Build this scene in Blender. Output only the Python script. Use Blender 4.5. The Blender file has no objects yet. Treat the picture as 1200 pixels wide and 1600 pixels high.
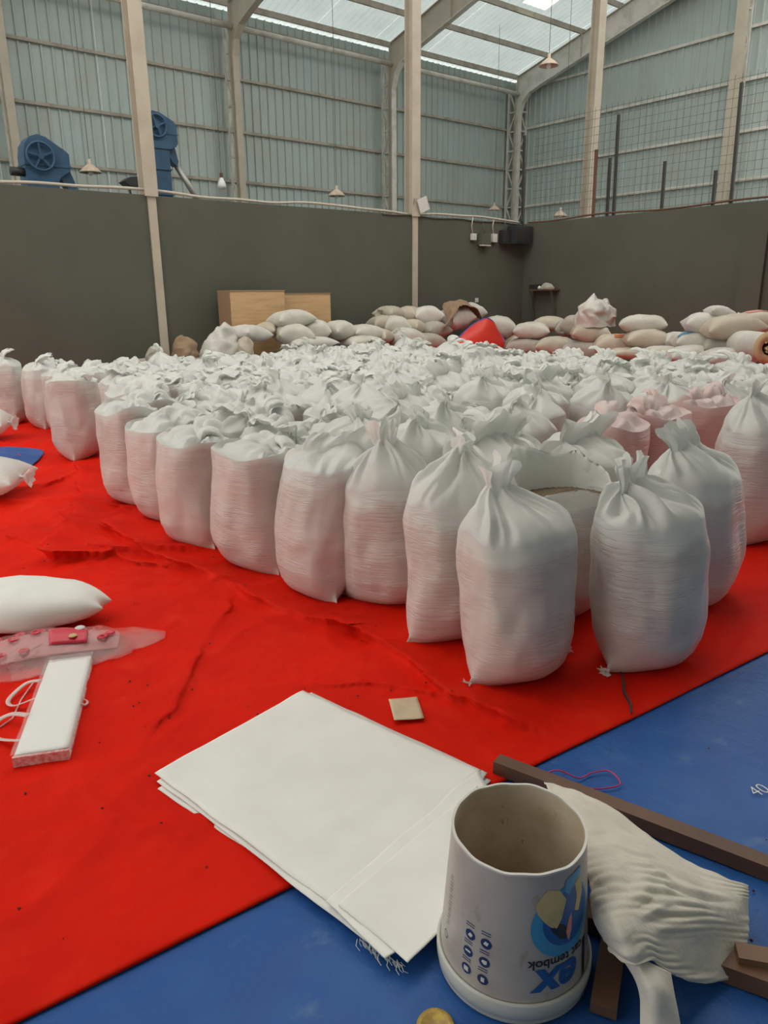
import bpy, math, random
import numpy as np
from mathutils import Vector, Matrix

sc = bpy.context.scene
COL = sc.collection
# ------------------------------------------------------------------ camera
PITCH, YAW, ROLL = math.radians(16.287), math.radians(50.816), math.radians(0.5576)
fw = Vector((math.cos(YAW)*math.cos(PITCH), math.sin(YAW)*math.cos(PITCH), -math.sin(PITCH)))
rt = Vector((math.sin(YAW), -math.cos(YAW), 0)); dn = fw.cross(rt)
rt2 = rt*math.cos(ROLL) + dn*math.sin(ROLL); dn2 = dn*math.cos(ROLL) - rt*math.sin(ROLL)
cd = bpy.data.cameras.new('camera'); cam = bpy.data.objects.new('camera', cd); COL.objects.link(cam)
cd.sensor_fit = 'HORIZONTAL'; cd.sensor_width = 36.0; cd.lens = 36.0*1160/1200
cd.clip_start = 0.05; cd.clip_end = 200
cam.matrix_world = Matrix(((rt2.x, -dn2.x, -fw.x, 0), (rt2.y, -dn2.y, -fw.y, 0), (rt2.z, -dn2.z, -fw.z, 1.5), (0, 0, 0, 1)))
sc.camera = cam
# ------------------------------------------------------------------ world and light
w = bpy.data.worlds.new('overcast'); sc.world = w; w.use_nodes = True
bg = w.node_tree.nodes['Background']; bg.inputs[0].default_value = (1.0, 0.955, 0.875, 1); bg.inputs[1].default_value = 2.25
sc.view_settings.view_transform = 'Standard'; sc.view_settings.look = 'None'
sc.view_settings.gamma = 1.0; sc.view_settings.use_curve_mapping = False
sc.view_settings.exposure = 0.0
sun = bpy.data.lights.new('hazy_sun', 'SUN'); sun.energy = 0.6; sun.angle = math.radians(60); sun.color = (1, .97, .9)
so = bpy.data.objects.new('hazy_sun', sun); COL.objects.link(so)
so.rotation_euler = Vector((0.45, 0.35, -0.8)).to_track_quat('-Z', 'Y').to_euler()

rng = np.random.default_rng(7); random.seed(7)
# ------------------------------------------------------------------ helpers
_perm = np.random.default_rng(3).permutation(256); _perm = np.concatenate([_perm, _perm, _perm])
_g = np.random.default_rng(4).normal(size=(256, 3)); _g /= np.linalg.norm(_g, axis=1, keepdims=True)
def pn(x, y, z, s=0.0):
    "gradient noise, about -1..1"
    x = np.asarray(x, float)+s*17.13; y = np.asarray(y, float)+s*5.71; z = np.asarray(z, float)+s*9.37
    x, y, z = np.broadcast_arrays(x, y, z)
    xi, yi, zi = np.floor(x).astype(int), np.floor(y).astype(int), np.floor(z).astype(int)
    xf, yf, zf = x-xi, y-yi, z-zi
    fd = lambda t: t*t*t*(t*(t*6-15)+10)
    u, v, q = fd(xf), fd(yf), fd(zf)
    def gr(i, j, k):
        h = _perm[_perm[_perm[(xi+i) & 255]+((yi+j) & 255)]+((zi+k) & 255)]
        g = _g[h]; return g[..., 0]*(xf-i)+g[..., 1]*(yf-j)+g[..., 2]*(zf-k)
    L = lambda a, b, t: a+(b-a)*t
    return 1.6*L(L(L(gr(0,0,0), gr(1,0,0), u), L(gr(0,1,0), gr(1,1,0), u), v),
                 L(L(gr(0,0,1), gr(1,0,1), u), L(gr(0,1,1), gr(1,1,1), u), v), q)
def ridge(x, y, z, s=0.0): return 1-2.2*np.abs(pn(x, y, z, s))
def tri(x): return 4*np.abs(x-np.floor(x)-.5)-1
def crease(x, y, z, f, s, k=4):
    "flat facets between straight sharp creases, like crumpled sheet; about -1..1"
    r = np.random.default_rng(int(abs(s)*1000) % 99991); v = 0
    for i in range(k):
        d = r.normal(size=3); d /= np.linalg.norm(d); c = r.random()*9
        m = np.clip(.45+1.3*pn(x*f*.45, y*f*.45, z*f*.45, s+i*3.1), 0, 1)
        v = v+tri((x*d[0]+y*d[1]+z*d[2])*f*.5+c+.30*pn(x*f*.35, y*f*.35, z*f*.35, s+i))*m
    return v/(k**.5)
def mkmesh(name, V, F, mats=None, smooth=False, fmat=None):
    me = bpy.data.meshes.new(name)
    me.from_pydata([tuple(map(float, v)) for v in V], [], [tuple(map(int, f)) for f in F]); 
    if mats is not None:
        for m in (mats if isinstance(mats, (list, tuple)) else [mats]): me.materials.append(m)
    if fmat is not None: me.polygons.foreach_set('material_index', fmat)
    if smooth: me.polygons.foreach_set('use_smooth', [True]*len(me.polygons))
    me.update(); return me
def put(name, me, parent=None, loc=(0, 0, 0), rot=(0, 0, 0), scale=(1, 1, 1)):
    o = bpy.data.objects.new(name, me); COL.objects.link(o); o.parent = parent
    o.location = loc; o.rotation_euler = rot; o.scale = scale; return o
def tag(o, label, cat, group=None, kind=None):
    o['label'] = label
    if cat: o['category'] = cat
    if group: o['group'] = group
    if kind: o['kind'] = kind
    return o
def empty(name, loc=(0, 0, 0), rz=0): return put(name, None, None, loc, (0, 0, rz))
def structure(o, label=None):
    o['kind'] = 'structure'
    if label: o['label'] = label
    return o
class MB:
    "collects shapes into one mesh"
    def __init__(s): s.V = []; s.F = []
    def add(s, V, F):
        n = len(s.V); s.V += [tuple(v) for v in V]; s.F += [tuple(i+n for i in f) for f in F]; return s
    def box(s, x0, x1, y0, y1, z0, z1):
        V = [(x, y, z) for x in (x0, x1) for y in (y0, y1) for z in (z0, z1)]
        return s.add(V, [(0,1,3,2), (4,6,7,5), (0,4,5,1), (2,3,7,6), (0,2,6,4), (1,5,7,3)])
    def bar(s, p, q, wd, ht, up=(0, 0, 1)):
        p, q = Vector(p), Vector(q); d = (q-p).normalized(); u = Vector(up)
        if abs(d.dot(u)) > .95: u = Vector((0, 1, 0))
        r = d.cross(u).normalized(); u = r.cross(d)
        V = [e+r*(a*wd/2)+u*(b*ht/2) for e in (p, q) for a, b in ((-1,-1), (1,-1), (1,1), (-1,1))]
        return s.add(V, [(0,1,2,3), (7,6,5,4), (0,4,5,1), (1,5,6,2), (2,6,7,3), (3,7,4,0)])
    def tube(s, pts, r, n=8, cap=True):
        pts = [Vector(p) for p in pts]; m = len(pts); V = []; F = []
        rr = r if isinstance(r, (list, tuple)) else [r]*m
        t0 = (pts[1]-pts[0]).normalized(); a = t0.orthogonal().normalized()
        for i, p in enumerate(pts):
            t = (pts[min(i+1, m-1)]-pts[max(i-1, 0)]).normalized()
            a = (a-t*a.dot(t)).normalized(); b = t.cross(a)
            for k in range(n):
                an = 2*math.pi*k/n; V.append(p+(a*math.cos(an)+b*math.sin(an))*rr[i])
        for i in range(m-1):
            for k in range(n): F.append((i*n+k, i*n+(k+1)%n, (i+1)*n+(k+1)%n, (i+1)*n+k))
        if cap: F += [tuple(range(n))[::-1], tuple(range((m-1)*n, m*n))]
        return s.add(V, F)
    def lathe(s, prof, n=32, c=(0, 0, 0), closed=False):
        V = []; F = []; m = len(prof)
        for r, z in prof:
            for k in range(n):
                a = 2*math.pi*k/n; V.append((c[0]+r*math.cos(a), c[1]+r*math.sin(a), c[2]+z))
        for i in range(m-1+(1 if closed else 0)):
            for k in range(n): F.append((i*n+k, i*n+(k+1)%n, ((i+1)%m)*n+(k+1)%n, ((i+1)%m)*n+k))
        return s.add(V, F)
    def prism(s, poly, a0, a1, axis='y'):
        f = {'y': lambda p, a: (p[0], a, p[1]), 'x': lambda p, a: (a, p[0], p[1]), 'z': lambda p, a: (p[0], p[1], a)}[axis]
        n = len(poly); V = [f(p, a0) for p in poly]+[f(p, a1) for p in poly]
        F = [tuple(range(n))[::-1], tuple(range(n, 2*n))]+[(i, (i+1)%n, n+(i+1)%n, n+i) for i in range(n)]
        return s.add(V, F)
    def build(s, name, mat, parent=None, smooth=False, **k): return put(name, mkmesh(name, s.V, s.F, mat, smooth), parent, **k)
def grid_faces(nr, nc, wrap=False, off=0, flip=False):
    F = []
    for i in range(nr-1):
        for j in range(nc if wrap else nc-1):
            k = (j+1) % nc; f = (off+i*nc+j, off+i*nc+k, off+(i+1)*nc+k, off+(i+1)*nc+j)
            F.append(f[::-1] if flip else f)
    return F
def spline_rows(P, n):
    "Catmull-Rom resample of control rows (array m x k x 3) along axis 0 to n samples"
    P = np.asarray(P, float); m = len(P); out = []
    for t in np.linspace(0, m-1, n):
        i = min(int(t), m-2); f = t-i
        p0, p1, p2, p3 = P[max(i-1, 0)], P[i], P[i+1], P[min(i+2, m-1)]
        out.append(.5*((2*p1)+(-p0+p2)*f+(2*p0-5*p1+4*p2-p3)*f*f+(-p0+3*p1-3*p2+p3)*f**3))
    return np.array(out)
def normals_grid(P):
    du = np.gradient(P, axis=0); dv = np.gradient(P, axis=1); n = np.cross(du, dv)
    return n/(np.linalg.norm(n, axis=-1, keepdims=True)+1e-9)
def sheet_solid(P, th):
    "a closed thin sheet from a grid of points"
    N = normals_grid(P); nr, nc = P.shape[:2]; a = P+N*th/2; b = P-N*th/2
    V = np.concatenate([a.reshape(-1, 3), b.reshape(-1, 3)]); n = nr*nc
    F = grid_faces(nr, nc)+grid_faces(nr, nc, off=n, flip=True)
    ring = [j for j in range(nc)]+[i*nc+nc-1 for i in range(1, nr)]+[(nr-1)*nc+j for j in range(nc-2, -1, -1)]+[i*nc for i in range(nr-2, 0, -1)]
    for k in range(len(ring)): F.append((ring[k], n+ring[k], n+ring[(k+1) % len(ring)], ring[(k+1) % len(ring)]))
    return V, F
# ------------------------------------------------------------------ materials
def mat(name, col, rough=.6, metal=0., spec=.5, var=None, bump=None, translucent=0., alpha=None, extra=None):
    """var = (second colour, scale, contrast lo, hi[, stretch]) noise mix ; bump = list of (scale xyz, strength, distance[, type])"""
    m = bpy.data.materials.new(name); m.use_nodes = True; nt = m.node_tree; N = nt.nodes; L = nt.links
    b = N['Principled BSDF']; b.inputs['Base Color'].default_value = (*col, 1); b.inputs['Roughness'].default_value = rough
    b.inputs['Metallic'].default_value = metal; b.inputs['Specular IOR Level'].default_value = spec
    tc = N.new('ShaderNodeTexCoord'); oi = N.new('ShaderNodeObjectInfo')
    sh = N.new('ShaderNodeVectorMath'); sh.operation = 'ADD'
    ml = N.new('ShaderNodeVectorMath'); ml.operation = 'SCALE'; ml.inputs[0].default_value = (37, 23, 11)
    L.new(oi.outputs['Random'], ml.inputs['Scale']); L.new(tc.outputs['Object'], sh.inputs[0]); L.new(ml.outputs[0], sh.inputs[1])
    def noise(scale, detail=4, rgh=.55, stretch=(1, 1, 1)):
        mp = N.new('ShaderNodeMapping'); mp.inputs['Scale'].default_value = stretch; L.new(sh.outputs[0], mp.inputs[0])
        t = N.new('ShaderNodeTexNoise'); t.inputs['Scale'].default_value = scale; t.inputs['Detail'].default_value = detail; t.inputs['Roughness'].default_value = rgh
        L.new(mp.outputs[0], t.inputs['Vector']); return t
    colsock = None
    if var:
        for v in (var if isinstance(var, list) else [var]):
            t = noise(v[1], 5, .6, v[4] if len(v) > 4 else (1, 1, 1))
            r = N.new('ShaderNodeMapRange'); r.inputs['From Min'].default_value = v[2]; r.inputs['From Max'].default_value = v[3]
            L.new(t.outputs['Fac'], r.inputs['Value'])
            mx = N.new('ShaderNodeMix'); mx.data_type = 'RGBA'; L.new(r.outputs[0], mx.inputs['Factor'])
            if colsock: L.new(colsock, mx.inputs[6])
            else: mx.inputs[6].default_value = (*col, 1)
            mx.inputs[7].default_value = (*v[0], 1); colsock = mx.outputs[2]
        L.new(colsock, b.inputs['Base Color'])
    prev = None
    for bp in (bump or []):
        t = noise(1.0, bp[3] if len(bp) > 3 else 3, .6, bp[0])
        bn = N.new('ShaderNodeBump'); bn.inputs['Strength'].default_value = bp[1]; bn.inputs['Distance'].default_value = bp[2]
        if len(bp) > 4:      # thin creases: a narrow notch where the noise crosses its mean, only in patches
            d = N.new('ShaderNodeMath'); d.operation = 'SUBTRACT'; d.inputs[1].default_value = .5; L.new(t.outputs['Fac'], d.inputs[0])
            ab = N.new('ShaderNodeMath'); ab.operation = 'ABSOLUTE'; L.new(d.outputs[0], ab.inputs[0])
            mr = N.new('ShaderNodeMapRange'); mr.inputs['From Max'].default_value = .06; L.new(ab.outputs[0], mr.inputs['Value'])
            t2 = noise(3.5, 2, .5); m2 = N.new('ShaderNodeMapRange'); m2.inputs['From Min'].default_value = .42; m2.inputs['From Max'].default_value = .6; L.new(t2.outputs['Fac'], m2.inputs['Value'])
            mm = N.new('ShaderNodeMath'); mm.operation = 'SUBTRACT'; mm.inputs[0].default_value = 1; L.new(mr.outputs[0], mm.inputs[1])
            mk = N.new('ShaderNodeMath'); mk.operation = 'MULTIPLY'; L.new(mm.outputs[0], mk.inputs[0]); L.new(m2.outputs[0], mk.inputs[1])
            iv = N.new('ShaderNodeMath'); iv.operation = 'SUBTRACT'; iv.inputs[0].default_value = 1; L.new(mk.outputs[0], iv.inputs[1]); L.new(iv.outputs[0], bn.inputs['Height'])
        else: L.new(t.outputs['Fac'], bn.inputs['Height'])
        if prev: L.new(prev, bn.inputs['Normal'])
        prev = bn.outputs[0]
    if prev: L.new(prev, b.inputs['Normal'])
    out = N['Material Output']
    if translucent:
        tr = N.new('ShaderNodeBsdfTranslucent'); tr.inputs[0].default_value = (*col, 1)
        if colsock: L.new(colsock, tr.inputs[0])
        if prev: L.new(prev, tr.inputs['Normal'])
        ms = N.new('ShaderNodeMixShader'); ms.inputs[0].default_value = translucent
        L.new(b.outputs[0], ms.inputs[1]); L.new(tr.outputs[0], ms.inputs[2]); L.new(ms.outputs[0], out.inputs[0])
    if alpha is not None: b.inputs['Alpha'].default_value = alpha
    return m
WR = [((3.2, 3.2, 42), .42, .008, 3, 'ridge'), ((4, 4, 75), .16, .008, 3), ((50, 50, 70), .08, .003, 2)]
M = {}
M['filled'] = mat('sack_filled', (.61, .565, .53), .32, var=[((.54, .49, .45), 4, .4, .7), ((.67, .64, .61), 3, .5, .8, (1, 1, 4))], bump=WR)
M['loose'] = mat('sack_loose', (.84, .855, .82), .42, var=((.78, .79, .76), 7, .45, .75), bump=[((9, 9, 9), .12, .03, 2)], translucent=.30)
M['loose_pink'] = mat('sack_loose_pink', (.85, .68, .66), .42, var=((.86, .78, .76), 6, .45, .7), bump=[((9, 9, 9), .12, .03, 2)], translucent=.30)
M['filled_pink'] = mat('sack_filled_pink', (.70, .47, .44), .36, bump=WR)
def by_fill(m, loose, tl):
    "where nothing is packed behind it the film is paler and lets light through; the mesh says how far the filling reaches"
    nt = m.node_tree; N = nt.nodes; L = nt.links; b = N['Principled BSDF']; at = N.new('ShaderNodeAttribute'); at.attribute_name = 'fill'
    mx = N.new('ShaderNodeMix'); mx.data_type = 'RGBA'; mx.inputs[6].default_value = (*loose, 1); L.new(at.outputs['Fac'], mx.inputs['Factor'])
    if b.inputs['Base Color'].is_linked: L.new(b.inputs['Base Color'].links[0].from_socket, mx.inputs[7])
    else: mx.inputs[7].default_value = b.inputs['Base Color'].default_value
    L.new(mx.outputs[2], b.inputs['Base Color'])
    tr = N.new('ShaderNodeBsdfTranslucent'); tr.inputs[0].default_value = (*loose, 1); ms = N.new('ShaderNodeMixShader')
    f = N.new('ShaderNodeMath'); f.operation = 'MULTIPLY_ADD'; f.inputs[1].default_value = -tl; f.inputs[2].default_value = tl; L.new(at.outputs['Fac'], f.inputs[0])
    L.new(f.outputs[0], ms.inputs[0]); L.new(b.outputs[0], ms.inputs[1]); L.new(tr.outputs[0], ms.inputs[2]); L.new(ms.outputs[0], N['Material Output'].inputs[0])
M['red'] = mat('red_tarp', (.70, .014, .004), .6, spec=.05, var=[((.60, .010, .003), 2.2, .4, .7), ((.73, .028, .010), 5, .55, .8)], bump=[((9, 9, 9), .3, .02, 4), ((40, 40, 40), .15, .004, 3)])
M['blue'] = mat('blue_tarp', (.020, .088, .31), .42, spec=.22, var=[((.030, .115, .355), 3, .4, .7), ((.09, .17, .36), 9, .62, .8)], bump=[((10, 10, 10), .35, .02, 4), ((45, 45, 45), .2, .005, 3)])
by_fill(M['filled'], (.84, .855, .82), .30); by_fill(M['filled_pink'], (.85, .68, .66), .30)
M['concrete'] = mat('concrete', (.28, .26, .23), .85, var=((.2, .19, .17), 3, .4, .7), bump=[((20, 20, 20), .2, .01)])
M['wall'] = mat('olive_plaster', (.108, .114, .090), .8, spec=.2, var=[((.097, .102, .080), .9, .4, .65), ((.07, .07, .058), 5, .66, .8)], bump=[((8, 8, 8), .15, .01), ((60, 60, 60), .1, .003)])
M['sheet'] = mat('zinc_sheet', (.445, .53, .52), .45, metal=.1, var=[((.42, .465, .43), .8, .35, .7), ((.38, .40, .36), 3, .6, .8, (3, 3, .3))])
M['roof'] = mat('roof_sheet', (.62, .71, .73), .5, var=((.55, .63, .65), 1.2, .4, .7), translucent=.35)
M['skylight'] = mat('skylight_sheet', (.9, .9, .85), .5, translucent=.85)
M['cream'] = mat('cream_steel', (.51, .46, .375), .55, var=[((.44, .385, .305), 3, .4, .7), ((.30, .22, .15), 9, .68, .8)], bump=[((15, 15, 15), .1, .005)])
M['pale'] = mat('pale_steel', (.68, .66, .61), .5, var=((.46, .42, .36), 3, .45, .75))
M['girt'] = mat('girt_steel', (.42, .38, .32), .6, var=((.27, .22, .17), 3, .45, .75))
M['mblue'] = mat('machine_blue', (.035, .10, .19), .45, var=((.025, .07, .13), 4, .4, .7))
M['dark'] = mat('dark_metal', (.028, .027, .026), .5)
M['rust'] = mat('rusty_iron', (.13, .06, .035), .7)
M['grey'] = mat('grey_steel', (.42, .41, .38), .4, metal=.5)
M['lamp'] = mat('lamp_enamel', (.55, .46, .36), .45, var=((.38, .26, .17), 8, .5, .75))
M['glass'] = mat('bulb_glass', (.85, .87, .85), .08)
M['cable'] = mat('cable_grey', (.50, .45, .38), .6)
M['cable_dark'] = mat('cable_dark', (.10, .09, .08), .6)
M['ply'] = mat('plywood', (.62, .41, .22), .6, var=[((.52, .32, .16), 2.5, .4, .7, (1, 1, 9)), ((.38, .21, .1), 7, .7, .8, (1, 1, 3))])
M['plyedge'] = mat('plywood_edge', (.30, .20, .12), .7)
M['wood'] = mat('dark_wood', (.15, .075, .04), .55, var=((.09, .042, .024), 3, .4, .7, (1, 1, 1)), bump=[((60, 6, 60), .3, .004)])
M['wood2'] = mat('brown_wood', (.20, .115, .062), .6, var=((.17, .09, .05), 5, .4, .7))
M['bucket'] = mat('bucket_plastic', (.43, .395, .355), .38, var=[((.35, .31, .27), 7, .42, .7), ((.33, .25, .18), 26, .60, .74, (1, 1, .5))], bump=[((30, 30, 30), .1, .003)])
M['bucketin'] = mat('bucket_inside', (.60, .53, .42), .45, var=[((.48, .38, .26), 8, .4, .65), ((.16, .11, .07), 40, .68, .74, (1, 1, .4))])
M['lid'] = mat('lid_plastic', (.50, .51, .48), .35, var=((.48, .44, .37), 9, .5, .75))
M['pblue'] = mat('print_blue', (.02, .10, .30), .35)
M['pblue2'] = mat('print_light_blue', (.06, .28, .48), .35)
M['pnavy'] = mat('print_navy', (.015, .035, .12), .35)
M['pblack'] = mat('print_black', (.02, .02, .022), .4)
M['pyellow'] = mat('print_ochre', (.62, .48, .22), .5, var=((.5, .38, .16), 20, .4, .7))
M['pwhite'] = mat('print_white', (.62, .60, .56), .4)
M['flat'] = mat('flat_sack', (.80, .81, .76), .5, var=((.75, .755, .71), 5, .4, .7), bump=[((5, 5, 5), .25, .02, 3), ((70, 70, 70), .1, .003)])
M['old'] = mat('old_sack', (.78, .74, .645), .6, var=[((.70, .655, .56), 5, .4, .7), ((.42, .32, .22), 4, .66, .85)], bump=[((20, 20, 20), .4, .012, 4), ((90, 90, 90), .15, .003)], translucent=.12)
for i, c in enumerate([(.54, .505, .425), (.57, .545, .485), (.46, .415, .335), (.52, .46, .365), (.60, .58, .535), (.39, .36, .31)]):
    M['pile%d' % i] = mat('pile_sack_%d' % i, c, .6, var=[(tuple(k*.82 for k in c), 4, .4, .7), ((.36, .29, .21), 3, .68, .85)], bump=[((12, 12, 12), .35, .015, 4)])
M['burlap'] = mat('burlap', (.30, .205, .125), .85, var=((.22, .14, .085), 9, .4, .7), bump=[((30, 30, 30), .5, .01)])
M['redcloth'] = mat('red_cloth', (.66, .035, .02), .45)
M['bluetrim'] = mat('blue_trim', (.09, .075, .30), .5)
M['stripeblue'] = mat('stripe_blue', (.12, .28, .42), .6)
M['orange'] = mat('orange_patch', (.52, .15, .05), .6)
M['pinkp'] = mat('pink_patch', (.66, .26, .22), .6)
M['ink'] = mat('faded_ink', (.24, .21, .19), .7)
M['grain'] = mat('grain', (.14, .10, .055), .9, var=((.24, .18, .11), 90, .4, .6), bump=[((160, 160, 160), .8, .01)])
M['paper'] = mat('kraft_paper', (.60, .475, .325), .65, var=((.52, .40, .27), 12, .4, .7))
M['packwhite'] = mat('pack_white', (.86, .86, .84), .35, bump=[((12, 12, 12), .1, .01)])
M['packpink'] = mat('pack_pink', (.72, .24, .24), .3, var=((.85, .6, .58), 60, .4, .6))
M['ribbon'] = mat('ribbon', (.85, .70, .66), .4, translucent=.3)
M['film'] = mat('clear_film', (.92, .55, .53), .10, spec=1.0, alpha=.11, bump=[((25, 25, 25), .5, .02, 3)])
M['filmpink'] = mat('printed_film', (.80, .38, .38), .18, spec=.8, alpha=.5, bump=[((25, 25, 25), .4, .02, 3)])
M['clear'] = mat('clear_wrap', (.95, .95, .93), .1, spec=.9, alpha=.12, bump=[((18, 18, 18), .6, .03, 3)])
M['pred'] = mat('print_red', (.62, .03, .06), .35)
M['string'] = mat('pink_string', (.65, .03, .12), .5)
M['yellow'] = mat('yellow_plastic', (.55, .38, .04), .4, var=((.35, .22, .04), 30, .45, .6))
M['chalk'] = mat('chalk_white', (.72, .72, .70), .7)
M['dirt'] = mat('dirt', (.10, .03, .02), .9)
M['rolltan'] = mat('roll_tan', (.62, .44, .25), .6)
M['strawin'] = mat('straw', (.50, .36, .18), .8)
M['box'] = mat('dark_plastic', (.03, .035, .04), .5)
M['whitepl'] = mat('white_plastic', (.66, .66, .62), .4)

# ================================================================== SETTING
floor = structure(MB().box(-7.2, 22, -6.2, 20, -.1, -.012).build('floor', M['concrete']), 'concrete warehouse floor under the tarpaulins')
YW, XW = 11.75, 13.75            # partition walls
YO, XO = 19.15, 21.6             # outer metal walls
wl = structure(MB().box(-2.5, XW+.15, YW, YW+.15, 0, 3.0).build('wall_left', M['wall']), 'dark olive plastered partition wall with two cream steel columns')
wr = structure(MB().box(XW, XW+.15, 2.5, YW, 0, 3.0).build('wall_right', M['wall']), 'dark olive plastered partition wall below the wire mesh fence')
MB().box(XW-.09, XW, 6.3, 6.72, 0, 2.97).build('pilaster', M['wall'], wr)
# outer walls of corrugated sheets on girts
def corrugated(wd, ht, ribs, rib_h=.045):
    prof = []; p = wd/ribs
    for i in range(ribs):
        b = i*p; prof += [(b, 0), (b+p*.74, 0), (b+p*.79, -rib_h), (b+p*.93, -rib_h)]
    prof.append((wd, 0)); n = len(prof)
    V = [(x, y, 0) for x, y in prof]+[(x, y, ht) for x, y in prof]
    return V, [(i, i+1, n+i+1, n+i) for i in range(n-1)]
mw = structure(MB().box(-2.6, XO+.1, YO+.03, YO+.06, 0, .25).build('wall_back', M['girt']), 'tall corrugated metal outer wall with horizontal girts')
V, F = corrugated(1.2, 8.42, 5); me_sheet = mkmesh('metal_sheet', V, F, M['sheet'])
for i in range(20): put('metal_sheet', me_sheet, mw, (-2.4+i*1.2, YO+(.004 if i % 2 else 0), 0))
me_g = mkmesh('girt', MB().box(-2.4, XO, -.03, .03, -.035, .035).V, MB().box(-2.4, XO, -.03, .03, -.035, .035).F, M['girt'])
for z in (3.2, 4.44, 5.66, 6.90, 8.14): put('girt', me_g, mw, (0, YO-.07, z))
def zroof(Y): return 8.45+.267*(YO-Y)
gw = structure(MB().box(XO+.03, XO+.06, 3.5, YO, 0, .25).build('wall_gable', M['girt']), 'corrugated metal gable wall with overlapping rows of sheets')
rows = [0, 3.2, 4.43, 5.65, 6.9, 8.14, 9.4, 10.7, 13]
cache = {}
for r in range(len(rows)-1):
    z0, z1 = rows[r], rows[r+1]+.04
    for i in range(13):
        y1 = YO-i*1.2; y0 = y1-1.2; zt0, zt1 = zroof(y1)-.02, zroof(y0)-.02
        if zt1 < z0+.05: continue
        if zt0 >= z1:
            if r not in cache:
                V, F = corrugated(1.2, z1-z0, 5); cache[r] = mkmesh('metal_sheet', [(v[1], -v[0], v[2]) for v in V], F, M['sheet'])
            me = cache[r]
        else:
            V, F = corrugated(1.2, 1, 5)
            V = [(v[1], -v[0], 0 if v[2] == 0 else min(z1-z0, max(.0, zt0+(zt1-zt0)*v[0]/1.2-z0))) for v in V]
            me = mkmesh('metal_sheet', V, F, M['sheet'])
        put('metal_sheet', me, gw, (XO+.012*(r % 2), y1, z0))
for z in rows[1:-1]:
    yl = min(YO, YO-(z-8.45)/.267) if z > 8.45 else YO
    MB().box(XO-.09, XO-.02, 3.5, yl, z-.035, z+.035).build('girt', M['pale'], gw)
# the hall goes on behind the photographer: two more metal walls, a wide doorway in the left one
MB().box(-7.05, XO, -6.05, -6, 0, 8.4).build('wall_front', M['sheet'])['kind'] = 'structure'
m = MB().box(-7.05, -7, -6, 1.5, 0, 8.4); m.box(-7.05, -7, 9.5, YO, 0, 8.4); m.box(-7.05, -7, 1.5, 9.5, 5.0, 8.4)
structure(m.build('wall_side', M['sheet']), 'metal side wall with a wide doorway')
# roof: sheets on purlins, rising towards the middle of the hall
rf = structure(MB().bar((-2.6, YO+.25, 8.36), (XO+.2, YO+.25, 8.36), .06, .06).build('ceiling', M['girt']), 'sloping corrugated metal roof on steel purlins')
sl = math.atan(.267); LEN = 9.6/math.cos(sl)
V, F = corrugated(1.0, LEN, 5, .03)
me_r = mkmesh('roof_sheet', [(v[0], -v[2]*math.cos(sl), v[2]*math.sin(sl)-v[1]) for v in V], F, M['roof'])
def rp(Y): return zroof(Y)
for i in range(25):
    x0 = -2.8+i
    if i in (9, 21):
        V2, F2 = corrugated(1.0, LEN, 5, .03)
        for (s0, s1, m) in ((0, .36, 'roof'), (.36, .60, 'skylight'), (.60, 1, 'roof')):
            V3, F3 = corrugated(1.0, LEN*(s1-s0), 5, .03)
            me = mkmesh('roof_sheet', [(v[0], -(v[2]+s0*LEN)*math.cos(sl), (v[2]+s0*LEN)*math.sin(sl)-v[1]) for v in V3], F3, M[m])
            put('skylight_sheet' if m == 'skylight' else 'roof_sheet', me, rf, (x0, YO+.3, rp(YO+.3)+.02))
    else: put('roof_sheet', me_r, rf, (x0, YO+.3, rp(YO+.3)+.02+(.004 if i % 2 else 0)))
for k in range(7):
    Y = YO-.35-k*1.32
    MB().bar((-2.6, Y, rp(Y)-.07), (XO, Y, rp(Y)-.07), .06, .14).build('purlin', M['girt'], rf)
MB().add([(-7, 3.0, 9.67), (XO, 3.0, 9.67), (XO, -6.0, 7.6), (-7, -6.0, 7.6), (-7, 3.0, 9.71), (XO, 3.0, 9.71), (XO, -6.0, 7.64), (-7, -6.0, 7.64)], [(0, 1, 2, 3), (7, 6, 5, 4)]).build('added_roof_slope', M['sheet'], rf)  # unseen roof piece, added and sized to hold light off the front faces
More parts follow.
